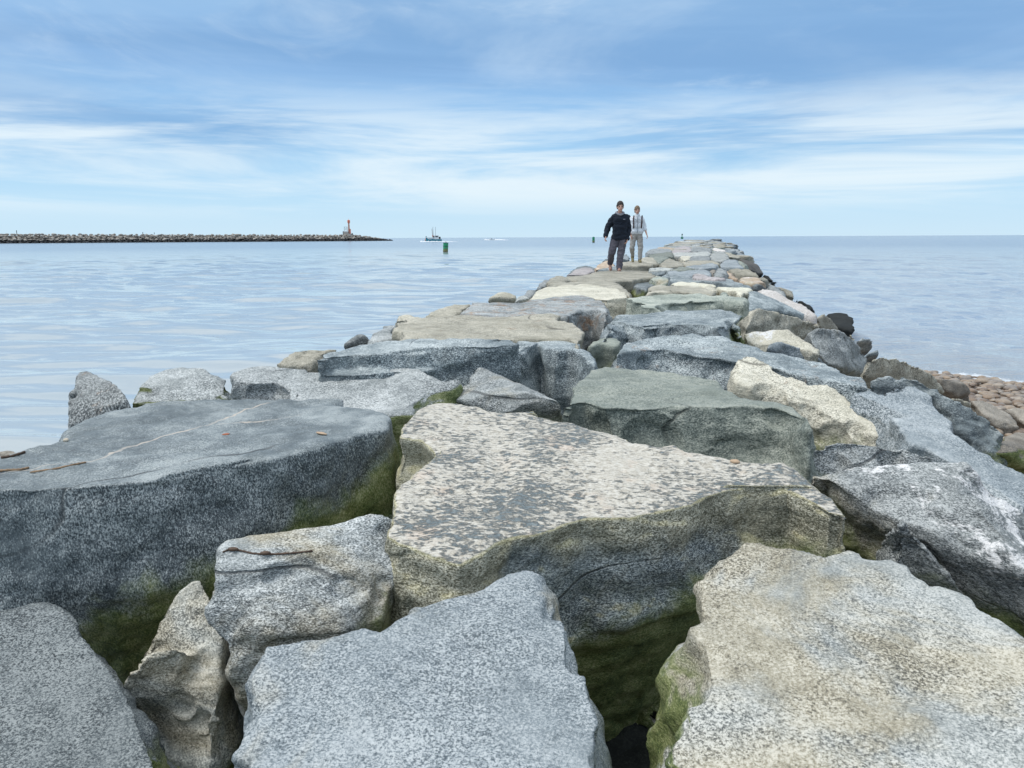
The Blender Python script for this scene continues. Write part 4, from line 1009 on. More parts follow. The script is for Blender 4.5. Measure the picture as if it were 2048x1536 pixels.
# ------------------------------------------------------------------ buoys
def can_buoy(px, py, dist, d, h, label, tilt):
    p = at_dist(px, py, dist); p.z = 0
    b_ = empty('can_buoy', p); b_.rotation_euler = (0, tilt, 0); tag(b_, label, 'buoy', 'green can buoys in the channel')
    t = NT('weathered_green'); cz = t.sep(t.n('ShaderNodeTexCoord').outputs['Object'])
    nn = t.noise(t.n('ShaderNodeTexCoord').outputs['Object'], 4.5, 5, .65)
    c = t.mix(t.step(t.math('ADD', cz[2], t.math('MULTIPLY', t.math('SUBTRACT', nn, .5), .9 * h)), h * .22, h * .5), (.20, .17, .06), (.02, .30, .14))
    c = t.mix(t.step(t.noise(t.n('ShaderNodeTexCoord').outputs['Object'], 9, 4, .6), .55, .7), c, (.07, .46, .24))
    c = t.mix(t.step(t.math('ADD', cz[2], t.math('MULTIPLY', nn, .3)), h * .08, h * .22), (.012, .016, .014), c)
    t.bsdf(c, .55)
    bm = bmesh.new(); cone(bm, (0, 0, -.5), (0, 0, h), d / 2, d / 2, 24); o = part('drum', bm, t.m, b_)
    bm = bmesh.new(); cone(bm, (0, 0, h), (0, 0, h + .06), d / 2 * 1.06, d / 2 * 1.06, 24); part('rim', bm, DARK, b_)
    bm = bmesh.new(); cone(bm, (0, 0, h * .62), (0, 0, h * .68), d / 2 * 1.02, d / 2 * 1.02, 24); part('band', bm, DARK, b_)
    bm = bmesh.new(); box(bm, (-.12 * d, 0, h + .14), (.06, .06, .2)); box(bm, (.12 * d, 0, h + .14), (.06, .06, .2)); box(bm, (0, 0, h + .22), (.3 * d, .06, .06)); part('lifting_eye', bm, GREEN, b_)
can_buoy(891, 503.5, 143, .93, 1.62, 'weathered green can buoy with a fouled base, nearer the boats', R(3))
can_buoy(1187, 485.3, 365, 1.15, 2.5, 'smaller looking green can buoy just left of the walking man', R(-1))
# red nun-type buoy
p = at_dist(852.5, 481, 640); p.z = 0
rb = empty('lit_buoy', p); tag(rb, 'red buoy with a narrow top standing left of the fishing boat', 'buoy')
bm = bmesh.new(); cone(bm, (0, 0, -.6), (0, 0, .5), 1.5, 1.5, 20); part('float', bm, DARK, rb)
bm = bmesh.new(); cone(bm, (0, 0, .5), (0, 0, 2.3), .95, .6, 16); part('body', bm, RED, rb)
bm = bmesh.new()
for a in range(4):
    x_, y_ = .55 * math.cos(a * 1.57 + .78), .55 * math.sin(a * 1.57 + .78); cone(bm, (x_, y_, 2.2), (x_ * .55, y_ * .55, 3.3), .07, .06, 6)
part('cage', bm, DARK, rb)
bm = bmesh.new(); cone(bm, (0, 0, 3.2), (0, 0, 3.8), .42, .36, 12); part('lamp_head', bm, DARK, rb)
# far green lit buoy past the jetty end
p = at_dist(1364, 478, 900); p.z = 0
gb = empty('lit_buoy', p); tag(gb, 'tiny green lit buoy on the horizon above the far end of the jetty', 'buoy')
bm = bmesh.new(); cone(bm, (0, 0, -.5), (0, 0, 1.8), 1.5, 1.5, 16); part('float', bm, GREEN, gb)
bm = bmesh.new()
for a in range(4):
    x_, y_ = .9 * math.cos(a * 1.57), .9 * math.sin(a * 1.57); cone(bm, (x_, y_, 1.7), (x_ * .4, y_ * .4, 4.6), .12, .1, 6)
part('cage', bm, GREEN, gb)
bm = bmesh.new(); cone(bm, (0, 0, 4.5), (0, 0, 5.6), .75, .75, 12); part('lamp_head', bm, DARK, gb)

# ------------------------------------------------------------------ boats
def hull_bm(L, B, H, sheer=.5):
    bm = bmesh.new(); prev = None; N = 14
    for i in range(N + 1):
        s_ = i / N; x = (s_ - .5) * L; w = B / 2 * (1 - max(0, (s_ - .45) / .55) ** 2.2) * (.9 + .1 * min(1, s_ * 4)); w = max(w, .02)
        top = H + sheer * max(0, (s_ - .35) / .65) ** 2
        row = [bm.verts.new((x, -w, top)), bm.verts.new((x, -w * .86, .1)), bm.verts.new((x, -w * .5, -.5)), bm.verts.new((x, w * .5, -.5)), bm.verts.new((x, w * .86, .1)), bm.verts.new((x, w, top))]
        if prev:
            for k in range(6): bm.faces.new((prev[k], prev[(k + 1) % 6], row[(k + 1) % 6], row[k]))
        else: bm.faces.new(row[::-1])
        prev = row
    bm.faces.new(prev)
    return bm
p = at_dist(867, 484.3, 500); p.z = 0
fb = empty('fishing_boat', p, R(205)); tag(fb, 'teal-hulled fishing boat with white wheelhouse and tall outrigger masts under way', 'fishing boat')
fb.scale = (1.15, 1.15, 1.15)
part('hull', hull_bm(9.0, 3.0, 1.35, 1.0), TEAL, fb)
bm = bmesh.new(); box(bm, (-.6, 0, 1.42), (7.2, 2.55, .16)); part('deck', bm, WHITEP, fb)
bm = bmesh.new()
for y_ in (-1, 1): box(bm, (1.4, y_ * 1.05, 1.95), (4.6, .08, .8), Matrix.Rotation(-y_ * .12, 4, 'Z'))
part('bulwark', bm, WHITEP, fb)
bm = bmesh.new(); box(bm, (-1.6, 0, 2.5), (2.6, 2.0, 2.0), taper=.9); wh = part('wheelhouse', bm, WHITEP, fb)
bm = bmesh.new(); box(bm, (-.26, 0, 2.85), (.06, 1.5, .6)); box(bm, (-1.6, 1.0, 2.85), (1.6, .06, .55)); box(bm, (-1.6, -1.0, 2.85), (1.6, .06, .55))
o = link('window', bm_mesh(bm, 'window'), DARK, wh)
bm = bmesh.new(); box(bm, (-3.4, 0, 2.0), (1.0, 1.8, 1.5)); part('gantry_box', bm, DARK, fb)
bm = bmesh.new(); cone(bm, (.2, -.25, 1.5), (.5, -.9, 7.2), .11, .09, 8); part('mast', bm, paint('mast_brown', (.16, .09, .08), .7), fb)
bm = bmesh.new(); cone(bm, (.2, .25, 1.5), (.5, .9, 7.2), .11, .09, 8); part('mast', bm, bpy.data.materials['mast_brown'], fb)
for y_ in (-1.4, 1.4):
    bm = bmesh.new(); cone(bm, (-.6 + .8 * y_, y_, 1.5), (-.6 + 1.0 * y_, y_ * 1.25, 8.2), .075, .06, 6); part('outrigger', bm, DARK, fb)
bm = bmesh.new(); box(bm, (.35, 0, 3.2), (.5, .5, .8)); part('winch_head', bm, RED, fb)
p2 = at_dist(983, 479.6, 760); p2.z = 0
sb = empty('speedboat', p2, R(184)); tag(sb, 'small white speedboat racing left with a long wake near the horizon', 'speedboat')
part('hull', hull_bm(5.5, 2.0, .9, .4), WHITEP, sb)
bm = bmesh.new(); box(bm, (.2, 0, 1.25), (1.4, 1.3, .8), taper=.8); part('windscreen', bm, GREYM, sb)
bm = bmesh.new(); box(bm, (-.6, 0, 2.0), (1.2, 1.4, .12)); cone(bm, (-.6, .5, 1), (-.6, .5, 2), .06, .06, 6); cone(bm, (-.6, -.5, 1), (-.6, -.5, 2), .06, .06, 6); part('canopy', bm, WHITEP, sb)
bm = bmesh.new(); box(bm, (-2.8, 0, .8), (.5, .6, .9)); part('engine', bm, DARK, sb)
FOAM = paint('foam', (.85, .88, .90), .9, .06)
def foam_mesh(L, W0, W1, hgt, seed, n=60):
    rs = random.Random(seed); bm = bmesh.new(); prev = None
    for i in range(n + 1):
        k = i / n; x = -L * k; w = W0 * (1 - k) + W1 * k; h_ = hgt * (1 - k) ** .7 * rs.uniform(.6, 1.2) + .03
        row = [bm.verts.new((x, y_ * w * rs.uniform(.85, 1.15), (h_ if abs(y_) < .9 else .015) * (rs.uniform(.7, 1.2) if abs(y_) < .9 else 1))) for y_ in (-1, -.6, -.2, .2, .6, 1)]
        if prev:
            for j in range(5): bm.faces.new((prev[j], row[j], row[j + 1], prev[j + 1]))
        prev = row
    return bm_mesh(bm, 'wake', True)
w = link('wake', foam_mesh(18, 1.4, 1.4, 1.2, 3), FOAM, loc=p2 + Vector((-1.5, .3, 0))); w.rotation_euler.z = R(184); tag(w, 'white foamy wake behind the small speedboat', 'wake', kind='stuff')
w = link('wake', foam_mesh(8, 1.2, 1.4, 1.1, 5), FOAM, loc=p2 + Vector((-7.5, 0, 0))); w.rotation_euler.z = R(184); tag(w, 'low bow spray ahead of the small speedboat', 'wake', kind='stuff')
w = link('wake', foam_mesh(24, .9, 1.0, .6, 4), FOAM, loc=p + Vector((-8.2, -3.6, 0))); w.rotation_euler.z = R(190); tag(w, 'thin white bow wave along the teal fishing boat', 'wake', kind='stuff')

# ------------------------------------------------------------------ things lying on the stones
TANP = paint('sandstone_tan', (.50, .36, .24), .7); WEED = paint('dried_kelp', (.09, .055, .035), .6, .3, scale=40); TWIG = paint('dry_reed', (.30, .20, .12), .8, .3, scale=60)
def drop_to(px, py):
    """first stone surface met by the sight line through a photo pixel"""
    dg = bpy.context.evaluated_depsgraph_get(); dg.update()
    hit, loc, nor, _, ob, _ = SC.ray_cast(dg, Vector((0, 0, HC)), ray(px, py).normalized())
    return (loc, nor) if hit else (at(px, py, .9), Vector((0, 0, 1)))
def pebble(px, py, r, mat, label):
    loc, nor = drop_to(px, py)
    bm = bmesh.new(); bmesh.ops.create_icosphere(bm, subdivisions=3, radius=1)
    v = np.array([q.co[:] for q in bm.verts], np.float32); k = 1 + .15 * pn(v * 1.3, px)
    for q, kk in zip(bm.verts, k): q.co = Vector((q.co.x * r[0] * kk, q.co.y * r[1] * kk, q.co.z * r[2] * kk))
    o = link('pebble', bm_mesh(bm, 'pebble', True), mat, loc=loc + Vector((0, 0, r[2] * .55)))
    o.rotation_euler = nor.to_track_quat('Z', 'Y').to_euler(); return tag(o, label, 'pebble', 'loose pebbles on the stones')
pebble(643, 868, (.034, .018, .006), TANP, 'flat tan pebble near the right end of the dark slate slab')
pebble(132, 882, (.012, .010, .008), paint('pale_stone', (.6, .52, .40), .7), 'tiny pale pebble near the left end of the dark slate slab')
pebble(1470, 925, (.022, .014, .009), TANP, 'small tan pebble near the back edge of the quartz-crusted stone')
pebble(452, 869, (.017, .010, .003), paint('rust_chip', (.42, .14, .07), .8), 'thin rust-red flake in the middle of the dark slate slab')
def strand(name, path, rad, mat, label, cat, pods=()):
    P = [drop_to(x, y)[0] + Vector((0, 0, rad * .8)) for x, y in path]
    bm = bmesh.new(); Q = []
    for i in range(len(P) - 1):
        for k in range(6): Q.append(P[i].lerp(P[i + 1], k / 6))
    Q.append(P[-1]); org = P[0].copy(); prev = None
    for i, q in enumerate(Q):
        d = (Q[min(i + 1, len(Q) - 1)] - Q[max(i - 1, 0)]).normalized(); a = d.orthogonal().normalized(); b_ = d.cross(a)
        r_ = rad * (.7 + .6 * abs(math.sin(i * 1.9)))
        row = [bm.verts.new(q - org + a * r_ * math.cos(j * 1.0472) + b_ * r_ * .8 * math.sin(j * 1.0472)) for j in range(6)]
        if prev:
            for j in range(6): bm.faces.new((prev[j], prev[(j + 1) % 6], row[(j + 1) % 6], row[j]))
        else: bm.faces.new(row[::-1])
        prev = row
    bm.faces.new(prev)
    for x, y, r_ in pods:
        c_ = drop_to(x, y)[0] - org + Vector((0, 0, r_ * .5)); ball(bm, c_, (r_ * 1.9, r_ * .9, r_ * .7), 10)
    o = link(name, bm_mesh(bm, name, True), mat, loc=org); return tag(o, label, cat)
strand('seaweed', [(445, 1106), (458, 1100), (480, 1102), (505, 1108), (530, 1110), (560, 1109), (600, 1106), (625, 1103)], .0032, WEED, 'dried brown seaweed strand with two pods on the blocky grey stone', 'seaweed', [(466, 1101, .010), (531, 1109, .010)])
strand('twig', [(-20, 945), (15, 942), (40, 941), (58, 937)], .005, TWIG, 'short brown twig at the left edge of the dark slate slab', 'twig')
strand('twig', [(2, 917), (25, 914), (50, 906)], .006, WEED, 'dark curl of driftwood bark at the left rim of the dark slate slab', 'driftwood')
strand('twig', [(60, 946), (110, 939), (150, 930), (172, 926)], .004, TWIG, 'long thin reed stalk lying on the dark slate slab', 'reed')

# ------------------------------------------------------------------ people
SKIN = paint('skin', (.55, .33, .25), .55, .08); 
def organic(bm, vox, it=3):
    return evaluated(bm_mesh(bm, 'work'), vox, it)
def fin(name, me, mat, parent):
    me.name = name; me.polygons.foreach_set('use_smooth', [True] * len(me.polygons))
    return link(name, me, mat, parent)
def chain(bm, P, Rr, seg=12):
    for i in range(len(P) - 1): capsule(bm, P[i], P[i + 1], Rr[i], Rr[i + 1], seg)
def hand(bm, w, d, side, k=1.0):
    """palm, four unequal bent fingers and a thumb hanging from wrist w along d; side = +1/-1 for the thumb's side axis"""
    d = Vector(d).normalized(); f = Vector((0, -1, 0)); f = (f - d * f.dot(d)).normalized(); s = d.cross(f) * side
    w = Vector(w)
    for a in (-1, -.33, .33, 1):
        capsule(bm, w + d * .015 + f * a * .012, w + d * .085 * k + f * a * .027 * k, .015, .0125, 8)
    for a, l in ((-1, .062), (-.33, .074), (.33, .079), (1, .070)):
        b_ = w + d * .088 * k + f * a * .027 * k; m = b_ + (d * .86 + s * .42).normalized() * l * .55 * k; e = m + (d * .45 + s * .85).normalized() * l * .5 * k
        chain(bm, [b_, m, e], [.0098, .0088, .0075], 8)
    b_ = w + d * .03 + f * .026; m = b_ + (d * .6 + f * .75 + s * .2).normalized() * .042; e = m + (d * .85 + f * .2 + s * .4).normalized() * .032
    chain(bm, [b_, m, e], [.0135, .0115, .009], 8)
def head(bm, c, k=1.0, turn=0.0):
    c = Vector(c)
    ball(bm, c + Vector((0, .012, .02)) * k, (.075 * k, .095 * k, .105 * k), 20)
    ball(bm, c + Vector((0, -.022, -.055)) * k, (.056 * k, .064 * k, .062 * k), 16)
    ball(bm, c + Vector((0, -.060, -.092)) * k, (.026 * k, .024 * k, .022 * k), 12)          # chin
    capsule(bm, c + Vector((0, -.082, .012)) * k, c + Vector((0, -.104, -.026)) * k, .010 * k, .015 * k, 10)   # nose
    capsule(bm, c + Vector((-.035, -.076, .028)) * k, c + Vector((.035, -.076, .028)) * k, .012 * k, .012 * k, 8)   # brow
    capsule(bm, c + Vector((-.018, -.083, -.058)) * k, c + Vector((.018, -.083, -.058)) * k, .009 * k, .009 * k, 8)  # lips
    for s in (-1, 1): ball(bm, c + Vector((s * .077, .012, -.012)) * k, (.012 * k, .022 * k, .033 * k), 10)
def face_mats(me, c, k):
    """eyes, brows and lips take darker materials where they sit on the head"""
    c = Vector(c)
    me.materials.append(paint('eye_dark', (.05, .035, .03), .4)); me.materials.append(paint('lip', (.42, .17, .14), .5))
    for p in me.polygons:
        q = (p.center - c) / k
        if q.y < -.05:
            if abs(abs(q.x) - .031) < .014 and abs(q.z - .006) < .007: p.material_index = 1
            elif abs(abs(q.x) - .032) < .02 and abs(q.z - .034) < .005: p.material_index = 1
            elif abs(q.x) < .024 and abs(q.z + .058) < .007 and q.y < -.075: p.material_index = 2
def folds(me, seed, amp=.011, keep=None):
    n = len(me.vertices); co = np.empty(n * 3, np.float32); me.vertices.foreach_get('co', co); co = co.reshape(-1, 3)
    no = np.empty(n * 3, np.float32); me.vertices.foreach_get('normal', no); no = no.reshape(-1, 3)
    w = co + .05 * np.stack([pn(co * 5, seed), pn(co * 5, seed + 9), pn(co * 5, seed + 4)], 1)
    r1 = 1 - np.abs(pn(w * np.array([4.5, 4.5, 9.5]), seed + 1)) * 2.6
    r2 = 1 - np.abs(pn(np.stack([w[:, 0] * 7 + w[:, 2] * 6, w[:, 1] * 6, w[:, 2] * 8 - w[:, 0] * 5], 1), seed + 2)) * 2.6
    co += no * (amp * np.clip(r1, -.6, 1) + amp * .7 * np.clip(r2, -.5, 1))[:, None]
    me.vertices.foreach_set('co', co.reshape(-1)); me.update()
def sole(bm, heel, toe, w=.047):
    heel = Vector(heel); toe = Vector(toe); d = (toe - heel).normalized()
    sd = Vector((d.y, -d.x, 0)).normalized() if abs(d.z) < .9 else Vector((1, 0, 0)); up = sd.cross(d).normalized()
    if up.z < 0: up = -up
    A = []; B = []
    for i in range(20):
        a = 2 * math.pi * i / 20; L = (toe - heel).length / 2 + w * .9
        q = heel.lerp(toe, .5) + d * math.cos(a) * L + sd * math.sin(a) * w * (1.08 + .12 * math.cos(a))
        A.append(bm.verts.new(q - up * .044)); B.append(bm.verts.new(q - up * .020))
    for i in range(20):
        j = (i + 1) % 20; bm.faces.new((A[i], A[j], B[j], B[i]))
    bm.faces.new(A[::-1]); bm.faces.new(B)
def shoe(bm, heel, toe, h=.075, w=.045):
    heel = Vector(heel); toe = Vector(toe); d = toe - heel
    chain(bm, [heel, heel.lerp(toe, .55), toe], [w * .88, w * 1.05, w * .85], 12)
    capsule(bm, heel + Vector((0, 0, h * .7)), heel.lerp(toe, .45) + Vector((0, 0, h * .35)), w * .9, w * .8, 12)

# --- man
mp = at(1237, 543, .866)
MZ = drop_to(1237, 541)[0]; 
man = empty('person', mp); tag(man, 'walking person in a dark navy pullover and grey-purple trousers, short hair', 'person', 'couple walking along the jetty')
J = dict(hip=(0.03, .10, .93), chest=(.02, .05, 1.28), neck=(.01, .03, 1.49), head=(.012, .005, 1.665),
         shL=(-.155, .06, 1.385), elL=(-.295, .12, 1.13), wrL=(-.355, .03, .915), shR=(.185, .06, 1.38), elR=(.25, .10, 1.10), wrR=(.215, .00, .83),
         hL=(-.07, .11, .90), kL=(-.185, .03, .50), aL=(-.165, .43, .22), hR=(.12, .09, .90), kR=(.05, .00, .47), aR=(.005, -.06, .085))
V3 = {k: Vector(v) for k, v in J.items()}
bm = bmesh.new(); head(bm, V3['head'], 1.06)
chain(bm, [V3['head'] + Vector((0, .01, -.06)), V3['neck'], V3['chest']], [.055, .055, .075])
chain(bm, [V3['chest'], V3['hip']], [.085, .085]); 
for s in 'LR':
    chain(bm, [V3['neck'] + Vector((0, .02, -.06)), V3['sh' + s], V3['el' + s], V3['wr' + s]], [.045, .05, .038, .026])
    chain(bm, [V3['hip'], V3['h' + s], V3['k' + s], V3['a' + s]], [.075, .075, .055, .04])
    hand(bm, V3['wr' + s], (-.02 if s == 'L' else -.03, -.06, -.10), -1 if s == 'L' else 1)
bd = organic(bm, .0075, 2); fin('body', bd, SKIN, man); face_mats(bd, V3['head'], 1.06)
NAVY = paint('navy_fleece', (.012, .018, .030), .9, .25, scale=25); 
bm = bmesh.new()
chain(bm, [(-.095, .05, 1.34), (.125, .05, 1.34)], [.118, .118]); chain(bm, [(-.06, .05, 1.15), (.10, .05, 1.15)], [.115, .112])
chain(bm, [(-.065, .07, .88), (.105, .07, .88)], [.118, .115]); chain(bm, [(-.06, .06, 1.0), (.10, .06, 1.0)], [.115, .11])
box(bm, (.02, .06, 1.1), (.33, .2, .50)); 
for s in 'LR': capsule(bm, (.012, .045, 1.45), V3['sh' + s], .078, .088)
for s in 'LR':
    w_ = V3['wr' + s]; e_ = V3['el' + s]
    chain(bm, [V3['sh' + s], e_, e_.lerp(w_, .95)], [.085, .072, .052]); ball(bm, e_ + Vector((0, 0, -.03)), .074)
me = organic(bm, .014, 3); n = len(me.vertices); co = np.empty(n * 3, np.float32); me.vertices.foreach_get('co', co); co = co.reshape(-1, 3)
co[:, 1] += .010 * pn(co * np.array([9, 9, 5.])); co[:, 0] += .006 * pn(co * np.array([8, 8, 14.]), 4); co[:, 2] = np.maximum(co[:, 2], .815 + .01 * pn(co * 6)); me.vertices.foreach_set('co', co.reshape(-1))
folds(me, 3, .012); fin('jacket', me, NAVY, man)
GREYK = paint('grey_lining', (.28, .28, .31), .9)
bm = bmesh.new()
for i in range(15):
    a = math.pi * (-.5 + 2 * i / 15); b2 = math.pi * (-.5 + 2 * (i + 1) / 15)
    f = lambda q: (.01 + .098 * math.cos(q), .045 + .092 * math.sin(q), 1.515 - .055 * max(0, -math.sin(q)) ** 2 + .02 * max(0, math.sin(q)))
    capsule(bm, f(a), f(b2), .030, .030, 10)
fin('collar', organic(bm, .010, 3), GREYK, man)
bm = bmesh.new(); box(bm, (.105, -.098, 1.345), (.055, .012, .02)); link('chest_emblem', bm_mesh(bm, 'chest_emblem'), paint('emblem_thread', (.25, .25, .30), .8), man)
TROU = paint('grey_trousers', (.105, .098, .118), .9, .25, scale=14)
bm = bmesh.new(); chain(bm, [(-.06, .10, .90), (.11, .10, .90)], [.118, .118])
for s in 'LR':
    chain(bm, [V3['h' + s], V3['k' + s], V3['a' + s] + Vector((0, 0, .0))], [.112, .090, .072])
me = organic(bm, .013, 3); n = len(me.vertices); co = np.empty(n * 3, np.float32); me.vertices.foreach_get('co', co); co = co.reshape(-1, 3)
co[:, 0] += .008 * pn(co * np.array([6, 6, 14.]), 3); co[:, 1] += .009 * pn(co * np.array([7, 6, 12.]), 9); me.vertices.foreach_set('co', co.reshape(-1))
folds(me, 8, .011); fin('trousers', me, TROU, man)
SHOE = paint('tan_shoe', (.36, .21, .16), .6, .25, scale=30); SOLE = paint('pale_sole', (.55, .48, .44), .7)
bm = bmesh.new(); shoe(bm, (.005, -.03, .045), (-.005, -.24, .04)); sh_ = fin('shoe', organic(bm, .01, 2), SHOE, man); bm = bmesh.new(); sole(bm, (.005, -.03, .045), (-.005, -.24, .042)); link('sole', bm_mesh(bm, 'sole'), SOLE, sh_)
bm = bmesh.new(); shoe(bm, (-.165, .45, .15), (-.175, .27, .045)); sh_ = fin('shoe', organic(bm, .01, 2), SHOE, man); bm = bmesh.new(); sole(bm, (-.165, .45, .15), (-.175, .27, .045)); link('sole', bm_mesh(bm, 'sole'), SOLE, sh_)
HAIR = paint('dark_hair', (.045, .035, .03), .7, .3, scale=50)
def hairdo(c, k, low, mat, par, long_=0):
    c = Vector(c); bm = bmesh.new()
    ball(bm, c + Vector((0, .020, .040)) * k, (.087 * k, .103 * k, .108 * k), 20)
    for s in (-1, 1): capsule(bm, c + Vector((s * .068, .045, .02)) * k, c + Vector((s * .06, .06, low)) * k, .028 * k, .02 * k, 10)
    capsule(bm, c + Vector((0, .085, .02)) * k, c + Vector((0, .08, low - .02)) * k, .045 * k, .035 * k, 10)
    if long_:
        for s in (-1, 1): capsule(bm, c + Vector((s * .066, .035, .03)) * k, c + Vector((s * .075, .02, -.13)) * k, .03 * k, .022 * k, 10)
    me = organic(bm, .009, 2); n = len(me.vertices); co = np.empty(n * 3, np.float32); me.vertices.foreach_get('co', co); co = co.reshape(-1, 3)
    co += .006 * np.stack([pn(co * 30), pn(co * 30, 5), pn(co * 30, 9)], 1); me.vertices.foreach_set('co', co.reshape(-1))
    fin('hair', me, mat, par)
hairdo(V3['head'], 1.06, -.04, HAIR, man)
print('MAN', mp, MZ)
man.location = Vector((mp.x, mp.y, HC - .868)); man.scale = (.965,) * 3

# --- woman
wp = at(1279, 524, .74); WZ = drop_to(1279, 524)[0]
wom = empty('person', wp); tag(wom, 'walking person in a light grey rain jacket, grey trousers and olive boots', 'person', 'couple walking along the jetty')
J = dict(hip=(-.09, .08, .86), chest=(-.095, .05, 1.17), neck=(-.10, .03, 1.37), head=(-.105, .0, 1.535),
         shL=(-.245, .06, 1.29), elL=(-.29, .12, 1.03), wrL=(-.27, .04, .82), shR=(.04, .06, 1.29), elR=(.135, .09, 1.04), wrR=(.185, -.04, .84),
         hL=(-.165, .09, .82), kL=(-.225, .05, .47), aL=(-.165, .30, .20), hR=(-.015, .09, .82), kR=(.02, .0, .45), aR=(.005, -.02, .09))
V3 = {k: Vector(v) for k, v in J.items()}
bm = bmesh.new(); head(bm, V3['head'], .95)
chain(bm, [V3['head'] + Vector((0, .01, -.05)), V3['neck'], V3['chest']], [.048, .048, .065])
chain(bm, [V3['chest'], V3['hip']], [.07, .07])
for s in 'LR':
    chain(bm, [V3['neck'] + Vector((0, .02, -.06)), V3['sh' + s], V3['el' + s], V3['wr' + s]], [.036, .042, .034, .023])
    chain(bm, [V3['hip'], V3['h' + s], V3['k' + s], V3['a' + s]], [.07, .07, .05, .036])
    hand(bm, V3['wr' + s], (.03 if s == 'R' else .0, -.04, -.10), -1 if s == 'L' else 1, .9)
bd = organic(bm, .0075, 2); fin('body', bd, SKIN, wom); face_mats(bd, V3['head'], .95)
LJ = paint('light_grey_jacket', (.72, .76, .80), .7, .10, scale=12)
bm = bmesh.new(); chain(bm, [(-.20, .05, 1.26), (.005, .05, 1.26)], [.098, .098]); chain(bm, [(-.185, .05, 1.10), (-.005, .05, 1.10)], [.10, .10])
chain(bm, [(-.18, .06, .93), (-.005, .06, .93)], [.105, .105]); box(bm, (-.095, .06, 1.08), (.31, .17, .38)); capsule(bm, (-.10, .04, 1.31), (-.10, .035, 1.40), .085, .07)
for s in 'LR':
    w_ = V3['wr' + s]; e_ = V3['el' + s]; chain(bm, [V3['sh' + s], e_, e_.lerp(w_, .30)], [.068, .060, .054])
me = organic(bm, .013, 3); n = len(me.vertices); co = np.empty(n * 3, np.float32); me.vertices.foreach_get('co', co); co = co.reshape(-1, 3)
co[:, 1] += .010 * pn(co * np.array([10, 10, 7.]), 2); co[:, 0] += .006 * pn(co * np.array([9, 9, 16.]), 6); co[:, 2] = np.maximum(co[:, 2], .855); me.vertices.foreach_set('co', co.reshape(-1))
folds(me, 13, .010); jk = fin('jacket', me, LJ, wom)
bm = bmesh.new(); box(bm, (-.098, -.063, 1.10), (.012, .02, .46)); link('zip', bm_mesh(bm, 'zip'), paint('zip_grey', (.22, .25, .28), .5), jk)
KH = paint('khaki_trousers', (.36, .345, .32), .9, .18, scale=14)
bm = bmesh.new(); chain(bm, [(-.155, .085, .85), (-.02, .085, .85)], [.105, .105])
for s in 'LR': chain(bm, [V3['h' + s], V3['k' + s], V3['a' + s].lerp(V3['k' + s], .12)], [.098, .072, .056])
me = organic(bm, .012, 3); n = len(me.vertices); co = np.empty(n * 3, np.float32); me.vertices.foreach_get('co', co); co = co.reshape(-1, 3)
co[:, 0] += .006 * pn(co * np.array([7, 7, 16.]), 3); co[:, 1] += .008 * pn(co * np.array([7, 6, 14.]), 8); me.vertices.foreach_set('co', co.reshape(-1))
folds(me, 18, .008); fin('trousers', me, KH, wom)
BOOT = paint('olive_boot', (.21, .175, .085), .7)
bm = bmesh.new(); shoe(bm, (.005, .0, .045), (.0, -.20, .04)); capsule(bm, (.005, .0, .06), (.005, .0, .14), .05, .055); fin('boot', organic(bm, .01, 2), BOOT, wom)
bm = bmesh.new(); shoe(bm, (-.165, .31, .14), (-.175, .15, .035)); capsule(bm, (-.165, .31, .15), (-.17, .27, .24), .052, .055); fin('boot', organic(bm, .01, 2), BOOT, wom)
hairdo(V3['head'], .95, -.06, paint('light_brown_hair', (.20, .14, .09), .7, .3, scale=50), wom, 0)
print('WOM', wp, WZ)
wom.location = Vector((wp.x, wp.y, WZ.z - .004))
bp = empty('backpack', wom.location); tag(bp, 'dark backpack with shoulder straps worn by the person in the light grey jacket', 'backpack')
BPK = paint('pack_black', (.02, .02, .024), .8); STR = paint('strap_brown', (.055, .032, .03), .7)
bm = bmesh.new(); chain(bm, [(-.19, .22, 1.22), (.0, .22, 1.22)], [.075, .075]); chain(bm, [(-.20, .23, .98), (.01, .23, .98)], [.085, .085]); box(bm, (-.095, .22, 1.1), (.32, .14, .34))
fin('pack_body', organic(bm, .012, 3), BPK, bp)
for x_ in (-.215, .03):
    bm = bmesh.new(); P = [(x_ + .02, .16, 1.33), (x_ + .02, .03, 1.375), (x_, -.045, 1.31), (x_, -.07, 1.18), (x_ - .01 * (1 if x_ > 0 else -1), -.05, 1.04), (x_ + (.03 if x_ > 0 else -.03), .08, .97)]
    chain(bm, P, [.021] * 6, 8); fin('shoulder_strap', organic(bm, .009, 2), STR, bp)
bm = bmesh.new(); cone(bm, (-.33, .10, 1.40), (-.25, .12, 1.30), .018, .018, 8); cone(bm, (-.25, .12, 1.30), (-.27, .16, .78), .011, .009, 8)
fin('dangling_strap', organic(bm, .006, 1), BPK, bp)

